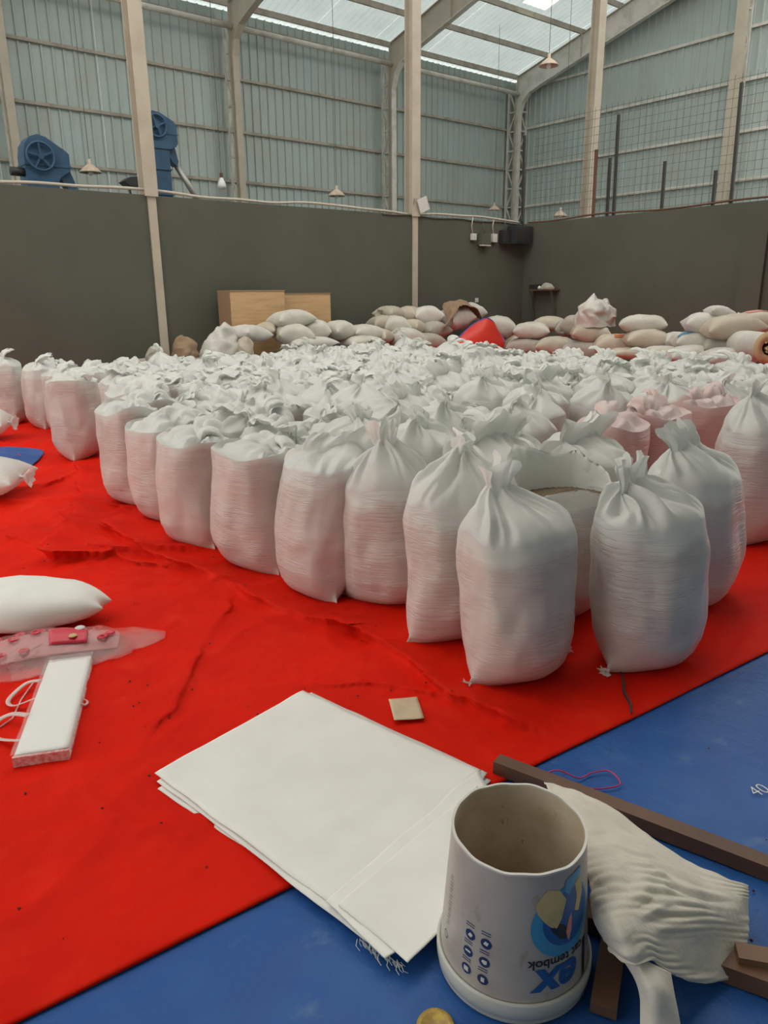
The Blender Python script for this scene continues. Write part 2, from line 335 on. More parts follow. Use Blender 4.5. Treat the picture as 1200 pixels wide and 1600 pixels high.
# portal frames: lattice column, curved knee, rafter
FX = [5.0, 10.45, 15.6, 21.15]
YI = 18.5
def lattice(mb, p_of, z0, z1, step, a=.045):
    n = int(round((z1-z0)/step)); zs = [z0+(z1-z0)*i/n for i in range(n+1)]
    for i in range(n):
        s = i % 2
        mb.bar(p_of(s, zs[i]), p_of(1-s, zs[i+1]), a, a)
        mb.bar(p_of(0, zs[i+1]), p_of(1, zs[i+1]), a, a)
def portal(X, label):
    t = empty('portal_frame', (X, YI, 0)); tag(t, label, 'steel frame', 'steel portal frames along the outer wall')
    inner = [(0, 0), (0, 7.25), (-.12, 7.6), (-.38, 7.86), (-.9, 8.03), (-8.5, 8.03+.267*7.6)]
    tp = []
    for i, (y, z) in enumerate(inner):
        tp.append((y, z))
    out = [(.16, 0), (.16, 7.4), (.10, zroof(YI+.1)-.17), (-8.5, zroof(YI-8.5)-.17)]
    MB().prism(inner+out[::-1], -.02, .02, 'x').build('web', M['pale'] if X > 20 else M['cream'], t)
    m = MB()
    for a, b in zip(inner[:-1], inner[1:]): m.bar((0, *a), (0, *b), .17, .025, up=(0, 1, 0))
    m.build('inner_flange', M['pale'] if X > 12 else M['cream'], t)
    m = MB()
    for a, b in zip(out[1:-1], out[2:]): m.bar((0, *a), (0, *b), .17, .02)
    m.bar((0, .16, 0), (0, .16, 7.4), .17, .02, up=(0, 1, 0)); m.build('outer_flange', M['cream'], t)
    MB().box(-.04, .04, .46, .53, 0, 8.1).build('outer_chord', M['pale'], t)
    m = MB(); lattice(m, lambda s, z: (0, .17+.30*s, z), .2, 8.0, .62); m.build('lacing', M['pale'], t)
    for s in (-2.4, -5.2): MB().box(-.085, .085, s-.012, s+.012, 8.03-.267*(s+.9), zroof(YI+s)-.18).build('stiffener', M['cream'], t)
    return t
portal(FX[0], 'cream lattice steel frame column at the far left edge, behind the blue machine')
portal(FX[1], 'cream steel frame with lattice column and bent knee right of the hanging bulb')
portal(FX[2], 'steel frame whose rafter passes behind the middle cream column')
pf = portal(FX[3], 'pale steel frame in the building corner with rafter along the gable wall')
m = MB(); lattice(m, lambda s, z: (.02+.34*s, 0.03, z), .2, 8.0, .62); m.box(.34, .40, 0, .07, 0, 8.3); m.build('gable_lacing', M['pale'], pf)
# gable wind column
t = empty('gable_column', (21.05, 11.05, 0)); tag(t, 'cream lattice column on the gable wall at the far right', 'column')
MB().box(-.07, .07, -.13, .13, 0, zroof(11.05)-.15).build('inner_chord', M['cream'], t)
MB().box(.38, .45, -.05, .05, 0, zroof(11.05)-.15).build('outer_chord', M['pale'], t)
m = MB(); lattice(m, lambda s, z: (.07+.33*s, 0, z), .2, 10.2, .8); m.build('lacing', M['pale'], t)
# eave struts
for a, b, l in ((-2.4, FX[0], 'left of the first frame'), (FX[0], FX[1], 'above the two blue machines'), (FX[1], FX[2], 'left of the middle column'), (FX[2], FX[3], 'running into the building corner')):
    o = MB().tube([(a+.05, YI+.05, 7.9), (b-.05, YI+.05, 7.9)], .065, 10).build('eave_strut', M['pale'], None, True)
    tag(o, 'horizontal pale steel eave pipe '+l, 'pipe', 'eave pipes between the frames')
# main columns in the partition line
def column(X, Y, wd, label, strip, top):
    t = empty('steel_column', (X, Y, 0)); tag(t, label, 'column', 'cream columns in the partition line')
    MB().box(-wd/2, wd/2, -.06, -.045, 0 if not strip else 2.98, top).build('flange', M['cream'], t)
    m = MB().box(-wd/2, wd/2, .15, .165, 0 if not strip else 3.0, top); m.box(-.012, .012, -.045, .15, 0 if not strip else 3.0, top); m.build('web', M['cream'], t)
    if strip: MB().box(-.055, .075, -.03, 0.0, 0, 2.98).build('lower_strip', M['cream'], t)
    m = MB()
    for z in np.arange(3.6, top, 1.15): m.lathe([(0, -.0), (.016, 0), (.014, .012), (0, .013)], 8, (0, 0, 0))
    return t
column(5.02, YW, .21, 'wide cream steel column left of the taller blue machine', True, zroof(YW)-.1)
column(10.42, YW, .21, 'cream steel column in the middle, a white card hanging on it', True, zroof(YW)-.1)
column(16.05, YW, .25, 'cream steel column rising behind the wire mesh fence', False, zroof(YW)-.1)

# ------------------------------------------------------------------ tarpaulins
def seg_ridge(X, Y, poly, h, wd):
    "height of a fold along a polyline, and the sideways push that lets its steep side hang over"
    best = np.full(X.shape, 1e9); side = np.zeros(X.shape); nx = np.zeros(X.shape); ny = np.zeros(X.shape)
    poly = np.array(poly, float)
    for a, b in zip(poly[:-1], poly[1:]):
        d = b-a; L2 = d@d; tt = np.clip(((X-a[0])*d[0]+(Y-a[1])*d[1])/L2, 0, 1)
        qx, qy = a[0]+tt*d[0], a[1]+tt*d[1]; ds = np.hypot(X-qx, Y-qy)
        sg = np.sign((X-a[0])*d[1]-(Y-a[1])*d[0])
        k = ds < best; best[k] = ds[k]; side[k] = sg[k]; nx[k] = d[1]/L2**.5; ny[k] = -d[0]/L2**.5
    w2 = np.where(side > 0, wd*.4, wd*2.2)
    q = np.exp(-np.abs(best/w2)**1.15)*np.clip(.75+.8*pn(X*2.3, Y*2.3, h*50), .3, 1.2)
    return h*q, nx*h*q*q*1.1, ny*h*q*q*1.1
FOLDS = [([(2.05,7.05),(1.99,6.69),(1.80,6.1),(1.65,5.6),(1.50,5.2),(1.39,4.9)], .06, .05), ([(1.39,4.9),(1.16,4.75),(1.1,4.43),(1.3,4.3),(1.48,4.27),(1.72,4.1)], .085, .05),
         ([(1.59,4.91),(1.57,4.16),(1.68,3.58),(1.72,3.03),(1.76,2.75),(1.88,2.51),(1.86,2.12),(1.8,1.83),(1.85,1.6)], .055, .032), ([(1.35,4.6),(1.45,4.05),(1.60,3.8)], .03, .03),
         ([(0.9,2.4),(1.28,2.85),(1.57,3.16)], .018, .05), ([(2.76,1.56),(2.71,1.42)], .012, .02), ([(3.8,1.9),(3.3,1.52),(2.9,1.42)], .012, .04),
         ([(1.3,2.3),(1.62,2.1),(1.75,1.9)], .014, .03), ([(.5,2.2),(.62,1.7),(.7,1.45)], .014, .04), ([(.62,2.0),(.70,1.7),(.9,1.42)], .010, .03),
         ([(1.0,6.2),(1.35,5.9),(1.6,5.75)], .02, .04), ([(1.2,3.9),(1.5,3.6),(1.66,3.5)], .02, .04), ([(1.55,6.3),(1.95,6.72)], .04, .04),
         ([(.3,3.9),(.8,3.95),(1.2,4.2)], .02, .05), ([(2.1,7.6),(1.7,7.7),(1.4,8.2)], .035, .04), ([(2.3,8.2),(1.9,8.5),(1.6,9)], .04, .04), ([(1.0,5.1),(1.12,4.75)], .03, .04), ([(1.65,5.55),(1.85,5.25)], .03, .02)]
xs = np.unique(np.concatenate([np.arange(-1.6, 0, .1), np.arange(0, 2.3, .016), np.arange(2.3, 5.2, .04), np.arange(5.2, 13.5, .4), [13.6]]))
ys = np.unique(np.concatenate([np.arange(1.40, 3.6, .016), np.arange(3.6, 7.2, .026), np.arange(7.2, 11.72, .1)]))
X, Y = np.meshgrid(xs, ys)
fade = np.clip((3.0-X)/1.0, 0.12, 1)
Z = .004+fade*(.010*(1+pn(X*1.3, Y*1.3, 0, 1))*.5+.010*np.clip(ridge(X*2, Y*2, .3, 2), 0, 1)**3+.004*crease(X, Y, 0*X, 3.5, 2.7)+.003*np.clip(ridge(X*8, Y*8, .7, 3), 0, 1)**2)
DX = 0*X; DY = 0*X
for p, h, wd in FOLDS:
    q, qx, qy = seg_ridge(X+.02*pn(X*9, Y*9, .1), Y+.02*pn(X*9, Y*9, 5.1), p, h, wd); Z = Z+q; DX = DX+qx; DY = DY+qy
edge = np.clip((Y-1.40)/.10, 0, 1); Z = .0065+(Z-.0065)*(.25+.75*edge)
Y = Y+np.clip((2.1-Y)/.7, 0, 1)*(.075-.085*np.clip(X, -2, 5)+.010*pn(X*1.5, 0, 2.2))
def floor_z(x, y):
    if y < 2.1: y = y-(.075-.085*min(x, 5))*min(1, (2.1-y)/.7)
    i = np.clip(np.searchsorted(xs, x), 0, len(xs)-1); j = np.clip(np.searchsorted(ys, y), 0, len(ys)-1); return float(Z[j, i])
V = np.stack([X+DX, Y+DY*np.clip((Y-1.45)/.2, 0, 1), Z], -1); nr, nc = Z.shape
Fc = grid_faces(nr, nc); Vr = V.reshape(-1, 3)
sk = nr*nc; Vs = V[0].copy(); Vs[:, 2] = .001; Vr = np.concatenate([Vr, Vs]); Fc += [(j, sk+j, sk+j+1, j+1) for j in range(nc-1)]
o = put('red_tarp', mkmesh('red_tarp', Vr, Fc, M['red'], True)); tag(o, 'large creased red tarpaulin under the standing sacks', 'tarpaulin')
xb = np.arange(-1.0, 4.6, .03); yb = np.arange(-1.0, 1.75, .03); X, Y = np.meshgrid(xb, yb)
ZB = -.0035+np.clip((1.44-.085*X-Y)/.05, 0, 1)*(.006*np.clip(ridge(X*2.2, Y*2.2, .4, 5), 0, 1)**2+.004*(1+pn(X*1.7, Y*1.7, 1))*.5+.004*np.clip(ridge(X*6, Y*6, .4, 8), 0, 1)**3)
V = np.stack([X, Y, ZB], -1); o = put('blue_tarp', mkmesh('blue_tarp', V.reshape(-1, 3), grid_faces(*X.shape), M['blue'], True))
tag(o, 'blue tarpaulin in the foreground under the bucket', 'tarpaulin')
# ================================================================== STANDING SACKS
def cp(s, xs_, ys_): return np.interp(s, xs_, ys_)
def sack_meshes(seed, A=.28, B=.21, hb=.64, peak=.84, cw=.16, kind='peak', phi=0., off=(0, 0), flap=.12, flapdir=(0, 0, 1), lean=(0, 0), N=64, nb=22, nt=18, nf=7, pleat=.10, crumple=1.0, ear=.03, mound=0., mdir=0., lip=.03):
    r = np.random.default_rng(seed); sd = seed*.37
    u = np.linspace(0, 2*np.pi, N, endpoint=False); cu, su = np.cos(u), np.sin(u)
    fold = kind == 'fold'
    def ringpt(a, b, n):
        return a*np.sign(cu)*np.abs(cu)**(2/n), b*np.sign(su)*np.abs(su)**(2/n)
    rows_ = []
    for s in np.concatenate([[0, .012, .03, .06, .1], np.linspace(.15, 1, nb-5)]):
        a = A*cp(s, [0, .06, .2, .5, .85, 1], [.97, .985, .985, .98, .97, .985 if fold else .945]); b = B*cp(s, [0, .03, .08, .22, .5, .85, 1], [.52, .68, .84, 1.0, 1.03, .985, .95 if fold else .90])
        n = cp(s, [0, .1, .35, 1], [1.45, 1.75, 2.15, 2.5 if fold else 2.25]); x, y = ringpt(a, b, n); z = np.full(N, hb*s)
        eb = max(0, 1-s/.07)
        for c0 in (0, np.pi):
            d = np.abs((u-c0+np.pi) % (2*np.pi)-np.pi); e = np.exp(-(d/.13)**2)*eb*ear; x = x+np.sign(math.cos(c0))*e; z = z+.2*e
        m6 = min(1, s*6)
        g = .020*pn(cu*1.5, su*1.5, s*2.0, sd)*m6+.007*pn(cu*3, su*3, s*5, sd+1)*m6
        msk = np.clip(.35+1.2*pn(cu*2, su*2, s*3, sd+7), 0, 1)
        g = g+.0034*np.clip(ridge(cu*1.6+.4*pn(cu, su, s*6), su*1.6, s*17, sd+2), -.2, 1)*msk*min(1, s*5)
        rr = np.hypot(x, y)+1e-9; x, y = x*(1+g/rr), y*(1+g/rr)
        rows_.append(np.stack([x+lean[0]*z/hb, y+lean[1]*z/hb, z+((.022 if fold else .03)*pn(cu*1.3, su*1.3, 3, sd)+(lip*np.abs(cu)**6 if fold else 0))*s**3], -1))
    body = np.array(rows_)
    S = body[-1]; cphi, sphi = math.cos(phi), math.sin(phi)
    kx = cu*cphi+su*sphi; ky = -cu*sphi+su*cphi
    cx = cw*kx; cy = (.016+.012*r.random())*ky
    C = np.stack([off[0]+lean[0]+cx*cphi-cy*sphi, off[1]+lean[1]+cx*sphi+cy*cphi, peak+.05*pn(kx*2.5, ky*.6, .5, sd+3)-.10*(kx**2)*(cw > .12)*r.random()], -1)
    ph = r.random(4)*6.28; nfq = int(r.integers(6, 10)); nfq2 = int(r.integers(13, 19))
    side = .5+.5*np.cos(u-mdir)
    neck = []
    px, pz = (1.25, .85) if kind == 'peak' else (1.0, .8) if fold else (1.3, .8)
    for t in np.linspace(0, 1, nt):
        wx = t**px; mw = np.clip(mound*side**1.5, 0, 1); wz = t**pz*(1-mw)+mw*(.22*(1-math.exp(-9*t))+.78*t**2.4)
        P = S*(1-wx)+C*wx
        P[:, 2] = S[:, 2]*(1-wz)+C[:, 2]*wz
        if fold: P[:, 2] += -.02*math.sin(math.pi*min(1, t*2.2))*(t < .455)+.02*math.sin(math.pi*max(0, min(1, (t-.3)/.7)))
        P[:, 2] += .05*mound*side*math.sin(math.pi*t)*.5
        amp = pleat*(1-math.exp(-3.5*t))
        q = 1.0
        wq = .5*pn(cu*1.3, su*1.3, t*.8, sd+40)
        pl_ = .8*tri(nfq*(u/6.2832)+wq+ph[0]/6)*np.clip(.4+1.2*pn(cu*1.4, su*1.4, t*.6, sd+43), 0, 1)+.45*tri(nfq2*(u/6.2832)+1.4*wq+ph[1]/6)*np.clip(.3+1.3*pn(cu*2, su*2, t*.9, sd+44), 0, 1)
        mid = S[:, :2].mean(0)*(1-wx)+C[:, :2].mean(0)*wx; d = P[:, :2]-mid
        P[:, :2] = mid+d*(1+amp*pl_*1.7*(1-.3*t))[:, None]
        P[:, 2] += amp*pl_*(.42 if kind != 'peak' else .2)*math.sin(math.pi*min(1, t*1.05)*.92)
        neck.append(P)
    fd = np.array(flapdir, float); fd /= np.linalg.norm(fd); C = neck[-1].copy()
    Lf = flap*(1+.55*pn(kx*2.2, ky*.3, 8, sd+5))
    for i in range(1, nf+1):
        t = i/nf; d0 = np.array([0, 0, 1.]); dd = d0*(1-t)+fd*t*1.1
        P = C+np.outer(Lf*t, dd/np.linalg.norm(dd))
        sp = (.35 if kind == 'peak' else .15)*t*Lf
        P[:, 0] += kx*cphi*sp*1.2; P[:, 1] += kx*sphi*sp*1.2
        mx_ = C[:, :2].mean(0); kd = (P[:, 0]-mx_[0])*(-sphi)+(P[:, 1]-mx_[1])*cphi
        wv = .030*t*np.sin(6*kx+ph[3])+.03*t*pn(kx*4, 0, t, sd+6)
        P[:, 0] -= sphi*wv; P[:, 1] += cphi*wv; neck.append(P)
    neck = np.array(neck); T = np.concatenate([np.linspace(0, 1, nt), np.linspace(1, 1.3, nf)])
    am = (np.clip(T, 0, 1)**.7*crumple)[:, None]
    x, y, z = neck[..., 0], neck[..., 1], neck[..., 2]
    n1 = .015*crease(x, y, z, 5.5, sd+11)+.006*crease(x, y, z, 12, sd+12)
    n2 = .014*crease(x, y, z, 6, sd+21)+.006*crease(x, y, z, 13, sd+22)
    n3 = .014*crease(x, y, z, 6, sd+31)+.006*crease(x, y, z, 13, sd+32)
    if N >= 96:
        n1 = n1+.0035*crease(x, y, z, 24, sd+13, 5); n2 = n2+.0035*crease(x, y, z, 22, sd+23, 5); n3 = n3+.0035*crease(x, y, z, 22, sd+33, 5)
    neck[..., 2] += am*n1; neck[..., 0] += am*n2; neck[..., 1] += am*n3
    neck[0] = body[-1]
    nbr = len(body)
    Vb = np.concatenate([body.reshape(-1, 3), [[0, 0, .0]]]); Fb = grid_faces(nbr, N, True)+[((j+1) % N, j, nbr*N) for j in range(N)]
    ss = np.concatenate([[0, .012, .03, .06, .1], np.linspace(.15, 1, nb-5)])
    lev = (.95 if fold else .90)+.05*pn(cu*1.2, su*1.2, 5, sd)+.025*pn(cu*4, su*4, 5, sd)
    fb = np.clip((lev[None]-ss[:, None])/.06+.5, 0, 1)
    return (Vb, Fb, np.append(fb.ravel(), 1.)), (neck.reshape(-1, 3), grid_faces(len(neck), N, True), None)
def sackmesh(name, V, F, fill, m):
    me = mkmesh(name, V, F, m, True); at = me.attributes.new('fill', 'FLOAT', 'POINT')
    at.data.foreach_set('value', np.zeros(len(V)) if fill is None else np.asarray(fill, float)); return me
def sack_object(me_b, me_n, loc, rz, label, group, sc_=(1, 1, 1)):
    b = put('grain_sack', me_b, None, loc, (0, 0, rz), sc_); tag(b, label, 'sack', group)
    put('gathered_neck', me_n, b); return b
G_ = 'white sacks standing on the red tarpaulin'
# edge sacks: each with its own shape
def edge(seed, x, y, rz, label, fm='filled', nm='loose', **k):
    k.setdefault('N', 132); k.setdefault('nb', 34); k.setdefault('nt', 36); k.setdefault('nf', 9)
    b, n = sack_meshes(seed, **k)
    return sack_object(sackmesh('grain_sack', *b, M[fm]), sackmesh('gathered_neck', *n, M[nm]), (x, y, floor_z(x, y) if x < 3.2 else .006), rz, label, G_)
R = math.radians
edge(101, 2.17, 1.79, R(-6), 'front sack with a twisted neck and pointed bottom corners, nearest the paper scrap', A=0.252, B=.20, hb=.60, peak=0.755, cw=.05, phi=.3, kind='peak', off=(-.05, .06), flap=.09, flapdir=(.1, .2, 1), lean=(-.025, .02), pleat=.11, ear=0.03, mound=1.6, mdir=-.3)
edge(102, 2.68, 1.515, R(-6), 'front sack with a wide gathered top, standing just above the dark strap', A=0.247, B=.205, hb=.62, peak=0.765, cw=.11, phi=.2, kind='mid', off=(-.08, .05), flap=.09, flapdir=(.1, .2, 1), lean=(-.03, .02), pleat=.12, ear=0.03, mound=1.0, mdir=-.2)
edge(103, 3.4, 1.74, R(2), 'plump front sack with a flopped top at the right end of the front row', A=0.28, B=.215, hb=.645, peak=0.8, cw=.12, kind='mid', off=(-.10, .02), flap=.10, flapdir=(-.3, .3, 1), lean=(-.05, 0), pleat=.11, mound=1.2, mdir=0)
edge(104, 2.24, 2.22, R(-8), 'slim edge sack with long vertical pleats beside the front twisted neck', A=0.26, B=.18, hb=.64, peak=.84, cw=.10, phi=.8, kind='peak', off=(.05, .05), flap=.05, flapdir=(.2, .2, 1), pleat=.13, mound=.6, mdir=-1.2)
edge(105, 2.25, 2.72, R(-48), 'narrow edge sack with a tall twisted peak and a flat broad bottom', A=.24, B=.185, hb=.60, peak=0.81, cw=.05, phi=.4, kind='peak', off=(-.02, 0), flap=.09, flapdir=(-.1, .1, 1), pleat=.13)
edge(106, 2.04, 3.11, R(80), 'leaning edge sack with a rounded base and creased flap, left of the tall peak', A=.275, B=.20, hb=.66, peak=0.745, cw=.17, kind='mid', phi=1.0, off=(-.02, -.08), flap=.13, flapdir=(-.2, -.5, .6), lean=(-.03, -.07), pleat=.11, mound=.5, mdir=3.1)
edge(107, 2.0, 3.66, R(86), 'broad edge sack with a flat folded rim, in front of the tarp fold', A=.295, B=.215, hb=.66, peak=.70, cw=.22, kind='fold', phi=.1, off=(.03, -.06), flap=.12, flapdir=(.3, -.8, .05), lean=(-.02, -.02), pleat=.09)
edge(108, 1.925, 4.27, R(86), 'edge sack with slumped folded top, left neighbour of the broad flat-rimmed sack', A=.285, B=.215, hb=.635, peak=.70, cw=.2, kind='fold', phi=-.3, off=(.04, -.05), flap=.12, flapdir=(.2, -.8, .1), lean=(-.02, -.03), pleat=.11)
edge(109, 2.0, 4.88, R(94), 'half-hidden edge sack, right neighbour of the sack with the raised lip', A=.28, B=.21, hb=.635, peak=.70, cw=.19, kind='fold', phi=.3, off=(.02, -.05), flap=.12, flapdir=(.2, -.8, .1), pleat=.11)
edge(110, 2.0, 5.48, R(88), 'edge sack with a raised left lip at the end of the bare tarp edge', A=.285, B=.215, hb=.68, peak=.73, cw=.21, kind='fold', phi=-.3, off=(.0, -.05), flap=.14, flapdir=(.3, -.7, .2), lean=(0, .0), pleat=.1, lip=.06)
edge(111, 2.22, 7.42, R(60), 'sack standing alone in front of the left rows, its top folded flat', A=.265, B=.235, hb=.73, peak=.78, cw=.2, kind='fold', phi=.6, off=(0, .0), flap=.12, flapdir=(.3, -.6, .1), pleat=.09)
edge(112, 4.66, 2.02, R(6), 'bulky sack at the right edge of the picture with a pointed top', A=.31, B=.24, hb=.68, peak=.90, cw=.06, kind='peak', off=(-.10, .05), flap=.07, flapdir=(0, 0, 1), pleat=.12, mound=.8, mdir=0)
edge(113, 2.24, 10.1, R(80), 'sack at the left edge of the picture, farthest back beside the bare tarp', A=.25, B=.22, hb=.70, peak=.80, cw=.18, kind='mid', flap=.12, flapdir=(.2, -.5, .5))
edge(114, 2.50, 9.52, R(70), 'sack in the far left corner of the field, second from the picture edge', A=.25, B=.21, hb=.68, peak=.76, cw=.16, kind='mid', flap=.12, flapdir=(.2, -.5, .4))
edge(115, 2.56, 8.95, R(85), 'slim sack in the far left row, third from the picture edge', A=.25, B=.20, hb=.66, peak=.72, cw=.18, kind='fold', flap=.12, flapdir=(.2, -.5, .3))
edge(116, 2.66, 8.38, R(90), 'sack behind the lone front-left sack, only its upper side showing', A=.26, B=.22, hb=.70, peak=.76, cw=.18, kind='fold', flap=.12, flapdir=(.2, -.5, .3))
edge(117, 2.50, 6.70, R(85), 'sack just right of the lone left sack, its left side in shade', A=.27, B=.22, hb=.66, peak=.73, cw=.2, kind='fold', phi=.3, flap=.12, flapdir=(.2, -.5, .2), N=72)
edge(118, 2.42, 6.10, R(92), 'sack with a heaped crumpled top, behind the sack with the raised lip', A=.28, B=.22, hb=.66, peak=.76, cw=.2, kind='fold', phi=-.2, flap=.14, flapdir=(.2, -.5, .2), N=72)
# open sack with grain
ob, on = sack_meshes(120, A=.245, B=.20, hb=.58, kind='peak', N=96, nb=30, nt=3, nf=1, crumple=0)
t = put('grain_sack', sackmesh('grain_sack', *ob, M['filled']), None, (2.76, 2.08, .006), (0, 0, R(-12))); tag(t, 'open sack showing brown grain behind the two front sacks', 'sack', G_)
N_ = 96; u = np.linspace(0, 2*np.pi, N_, endpoint=False); base = np.array(ob[0][:-1]).reshape(-1, N_, 3)[-1]
rim = .675+.12*np.clip(np.sin(u-.15), -.35, 1)+.035*np.sin(3*u+1)+.03*pn(np.cos(u)*2, np.sin(u)*2, 1)
rr_ = []
for i, tt in enumerate(np.linspace(0, 1, 12)):
    s = 1+.10*tt+.05*tt*pn(np.cos(u)*4, np.sin(u)*4, tt*2, 4); P = base*np.stack([s, s, np.ones(N_)], -1); P[:, 2] = base[:, 2]*(1-tt)+rim*tt; rr_.append(P)
for tt in np.linspace(.08, 1, 9):
    s = 1.08-.10*tt+.04*(1-tt)*pn(np.cos(u)*4, np.sin(u)*4, tt*2, 4); P = base*np.stack([s, s, np.ones(N_)], -1); P[:, 2] = rim*(1-tt)+.55*tt; rr_.append(P)
nk = np.array(rr_); put('open_mouth', mkmesh('open_mouth', nk.reshape(-1, 3), grid_faces(len(nk), N_, True), M['loose'], True), t)
gv = [[0, 0, .60]]; gf = []
for k, s in enumerate((.3, .6, .85, .985)):
    gv += [[p[0]*s, p[1]*s, .575+.03*(1-s)+.002*math.sin(9*j*.3+k)] for j, p in enumerate(base)]
gf += [(0, 1+j, 1+(j+1) % N_) for j in range(N_)]
for k in range(3): gf += [(1+k*N_+j, 1+(k+1)*N_+j, 1+(k+1)*N_+(j+1) % N_, 1+k*N_+(j+1) % N_) for j in range(N_)]
gr = put('grain', mkmesh('grain', gv, gf, M['grain'], True), t); gr['kind'] = 'stuff'; gr['label'] = 'brown grain inside the open sack'
# pinkish sacks at the right
for i, (x, y, l) in enumerate([(5.35, 2.75, 'pinkish sack with a crumpled clear top at the right edge of the picture'), (4.62, 2.75, 'pinkish sack behind the plump front sack, mostly covered'), (4.05, 2.7, 'pinkish sack between white tops, left of the other pink sacks')]):
    edge(130+i, x, y, R(10*i), l, fm='filled_pink', nm='loose_pink', N=72, A=.29, B=.235, hb=.70, peak=.74, cw=.22, kind='fold', flap=.16, flapdir=(.3, .3, .2))
# the packed field: copies of some fourteen shapes
proto = []
for i in range(14):
    kind = ['fold', 'fold', 'mid', 'fold', 'peak', 'fold', 'mid'][i % 7]; r = np.random.default_rng(500+i); an = r.random()*6.28
    b, n = sack_meshes(200+i, A=.285+.02*r.random(), B=.225+.02*r.random(), hb=.575+.04*r.random(), kind=kind,
                       peak={'fold': .62, 'mid': .665, 'peak': .70}[kind]+.04*r.random(), cw={'fold': .22, 'mid': .17, 'peak': .08}[kind]+.04*r.random(),
                       phi=r.random()*3.14, off=(.10*(r.random()-.5), .10*(r.random()-.5)), flap=(.09 if kind == 'fold' else .12)+.05*r.random(),
                       flapdir=(math.cos(an), math.sin(an), .1+.6*r.random()*(kind != 'fold')), N=80, nb=14, nt=24, nf=8, pleat=.12+.06*r.random(), crumple=1.3, mound=r.random(), mdir=r.random()*6.28)
    proto.append((sackmesh('grain_sack', *b, M['filled']), sackmesh('gathered_neck', *n, M['loose'])))
tall = []
for i in range(5):
    r = np.random.default_rng(700+i); b, n = sack_meshes(300+i, A=.285, B=.23, hb=.62+.03*r.random(), kind=['peak', 'mid', 'peak', 'mid', 'mid'][i], peak=.72+.06*r.random(), cw=[.06, .16, .08, .18, .12][i], phi=r.random()*3.14,
                       off=(.1*(r.random()-.5), .1*(r.random()-.5)), flap=.07+.04*r.random(), flapdir=(r.random()-.5, r.random()-.5, .6), N=88, nb=14, nt=26, nf=9, pleat=.13, crumple=1.1, mound=r.random(), mdir=r.random()*6.28)
    tall.append((sackmesh('grain_sack', *b, M['filled']), sackmesh('gathered_neck', *n, M['loose'])))
taken = [tuple(o.location[:2]) for o in COL.objects if o.name.startswith('grain_sack')]
def proj(p):
    d = Vector(p)-Vector((0, 0, 1.5)); return 600+1160*d.dot(rt2)/d.dot(fw), 800+1160*d.dot(dn2)/d.dot(fw)
nfield = 0
for i in range(18):
    for j in range(16):
        x = 2.46+.445*i+random.uniform(-.03, .03); y = 2.36+.585*j+.29*(i % 2)+random.uniform(-.04, .04)
        if x > (8.8 if y > 6 else 9.4) or y > 10.3: continue
        if x < 2.3 or (x < 2.75 and y > 5.85): continue
        if y < 2.5 and x > 4.2: continue
        if any(math.hypot((x-a)/.40, (y-b)/.46) < 1 for a, b in taken): continue
        px = proj((x, y, .7))
        if px[0] > 1235 or px[0] < -40: continue
        nfield += 1; k = random.randrange(14)
        if px[1] > 640: lab = 'white sack packed close behind the front edge sacks, its crumpled top showing'
        elif px[1] > 585: lab = 'white sack inside the packed field, only its crumpled top showing, midway to the wall'
        else: lab = 'white sack in the far rows of the packed field, just a sliver of top showing'
        s = random.uniform(.97, 1.02)
        if px[0] > 520 and px[1] > 592 and random.random() < .75: src = tall[random.randrange(5)]
        else: src = proto[k]
        sack_object(*src, (x, y, .006), R(90)+random.choice((0, math.pi))+random.uniform(-.2, .2), lab, G_, (s, s, random.uniform(.96, 1.05)))
print('field sacks', nfield)
# ================================================================== SACK PILES ALONG THE WALLS
def pillow_fn(seed, L, W, T, flat=.85, tip=0.):
    sd = seed*.53
    def f(a, b, top=True):
        a = np.asarray(a, float); b = np.asarray(b, float)
        x = L*a*(1-.07*(1-b*b)*np.abs(a)**3); y = W*b*(1-.09*(1-a*a)*np.abs(b)**3)*(1-tip*np.clip(a, 0, 1)**2)
        h = T*np.clip((1-np.abs(a)**2.4)*(1-np.abs(b)**2.4), 0, 1)**.45
        nz = .10*T*pn(x*4, y*4, 1 if top else 3, sd)+.05*T*ridge(x*9, y*9, 2, sd+1)
        e = np.clip(1-np.maximum(np.abs(a), np.abs(b)), 0, .3)/.3
        z = (h if top else -h*flat)+nz*e+.12*T*(1-e)*pn(x*6, y*6, 5, sd+2)
        return np.stack([x+.02*pn(y*5, 1, 1, sd), y+.02*pn(x*5, 1, 7, sd), z], -1)
    return f
def pillow_mesh(f, nu=26, nv=18):
    ca = np.sin(np.linspace(-np.pi/2, np.pi/2, nu)); cb = np.sin(np.linspace(-np.pi/2, np.pi/2, nv))
    A_, B_ = np.meshgrid(ca, cb, indexing='ij'); Pt = f(A_, B_, True); Pb = f(A_, B_, False)
    V = Pt.reshape(-1, 3).tolist(); idx = np.full((nu, nv), -1); F = grid_faces(nu, nv)
    for i in range(nu):
        for j in range(nv):
            if i in (0, nu-1) or j in (0, nv-1): idx[i, j] = i*nv+j
            else: idx[i, j] = len(V); V.append(Pb[i, j].tolist())
    for i in range(nu-1):
        for j in range(nv-1): F.append((idx[i, j], idx[i+1, j], idx[i+1, j+1], idx[i, j+1]))
    return V, F
def patch(f, a0, a1, b0, b1, name, m, parent, off=.006, n=10):
    A_, B_ = np.meshgrid(np.linspace(a0, a1, n), np.linspace(b0, b1, n), indexing='ij'); P = f(A_, B_, True); N = normals_grid(P)
    N[N[..., 2] < 0] *= -1
    V, F = sheet_solid(P+N*off, .002); return put(name, mkmesh(name, V, F, m, True), parent)
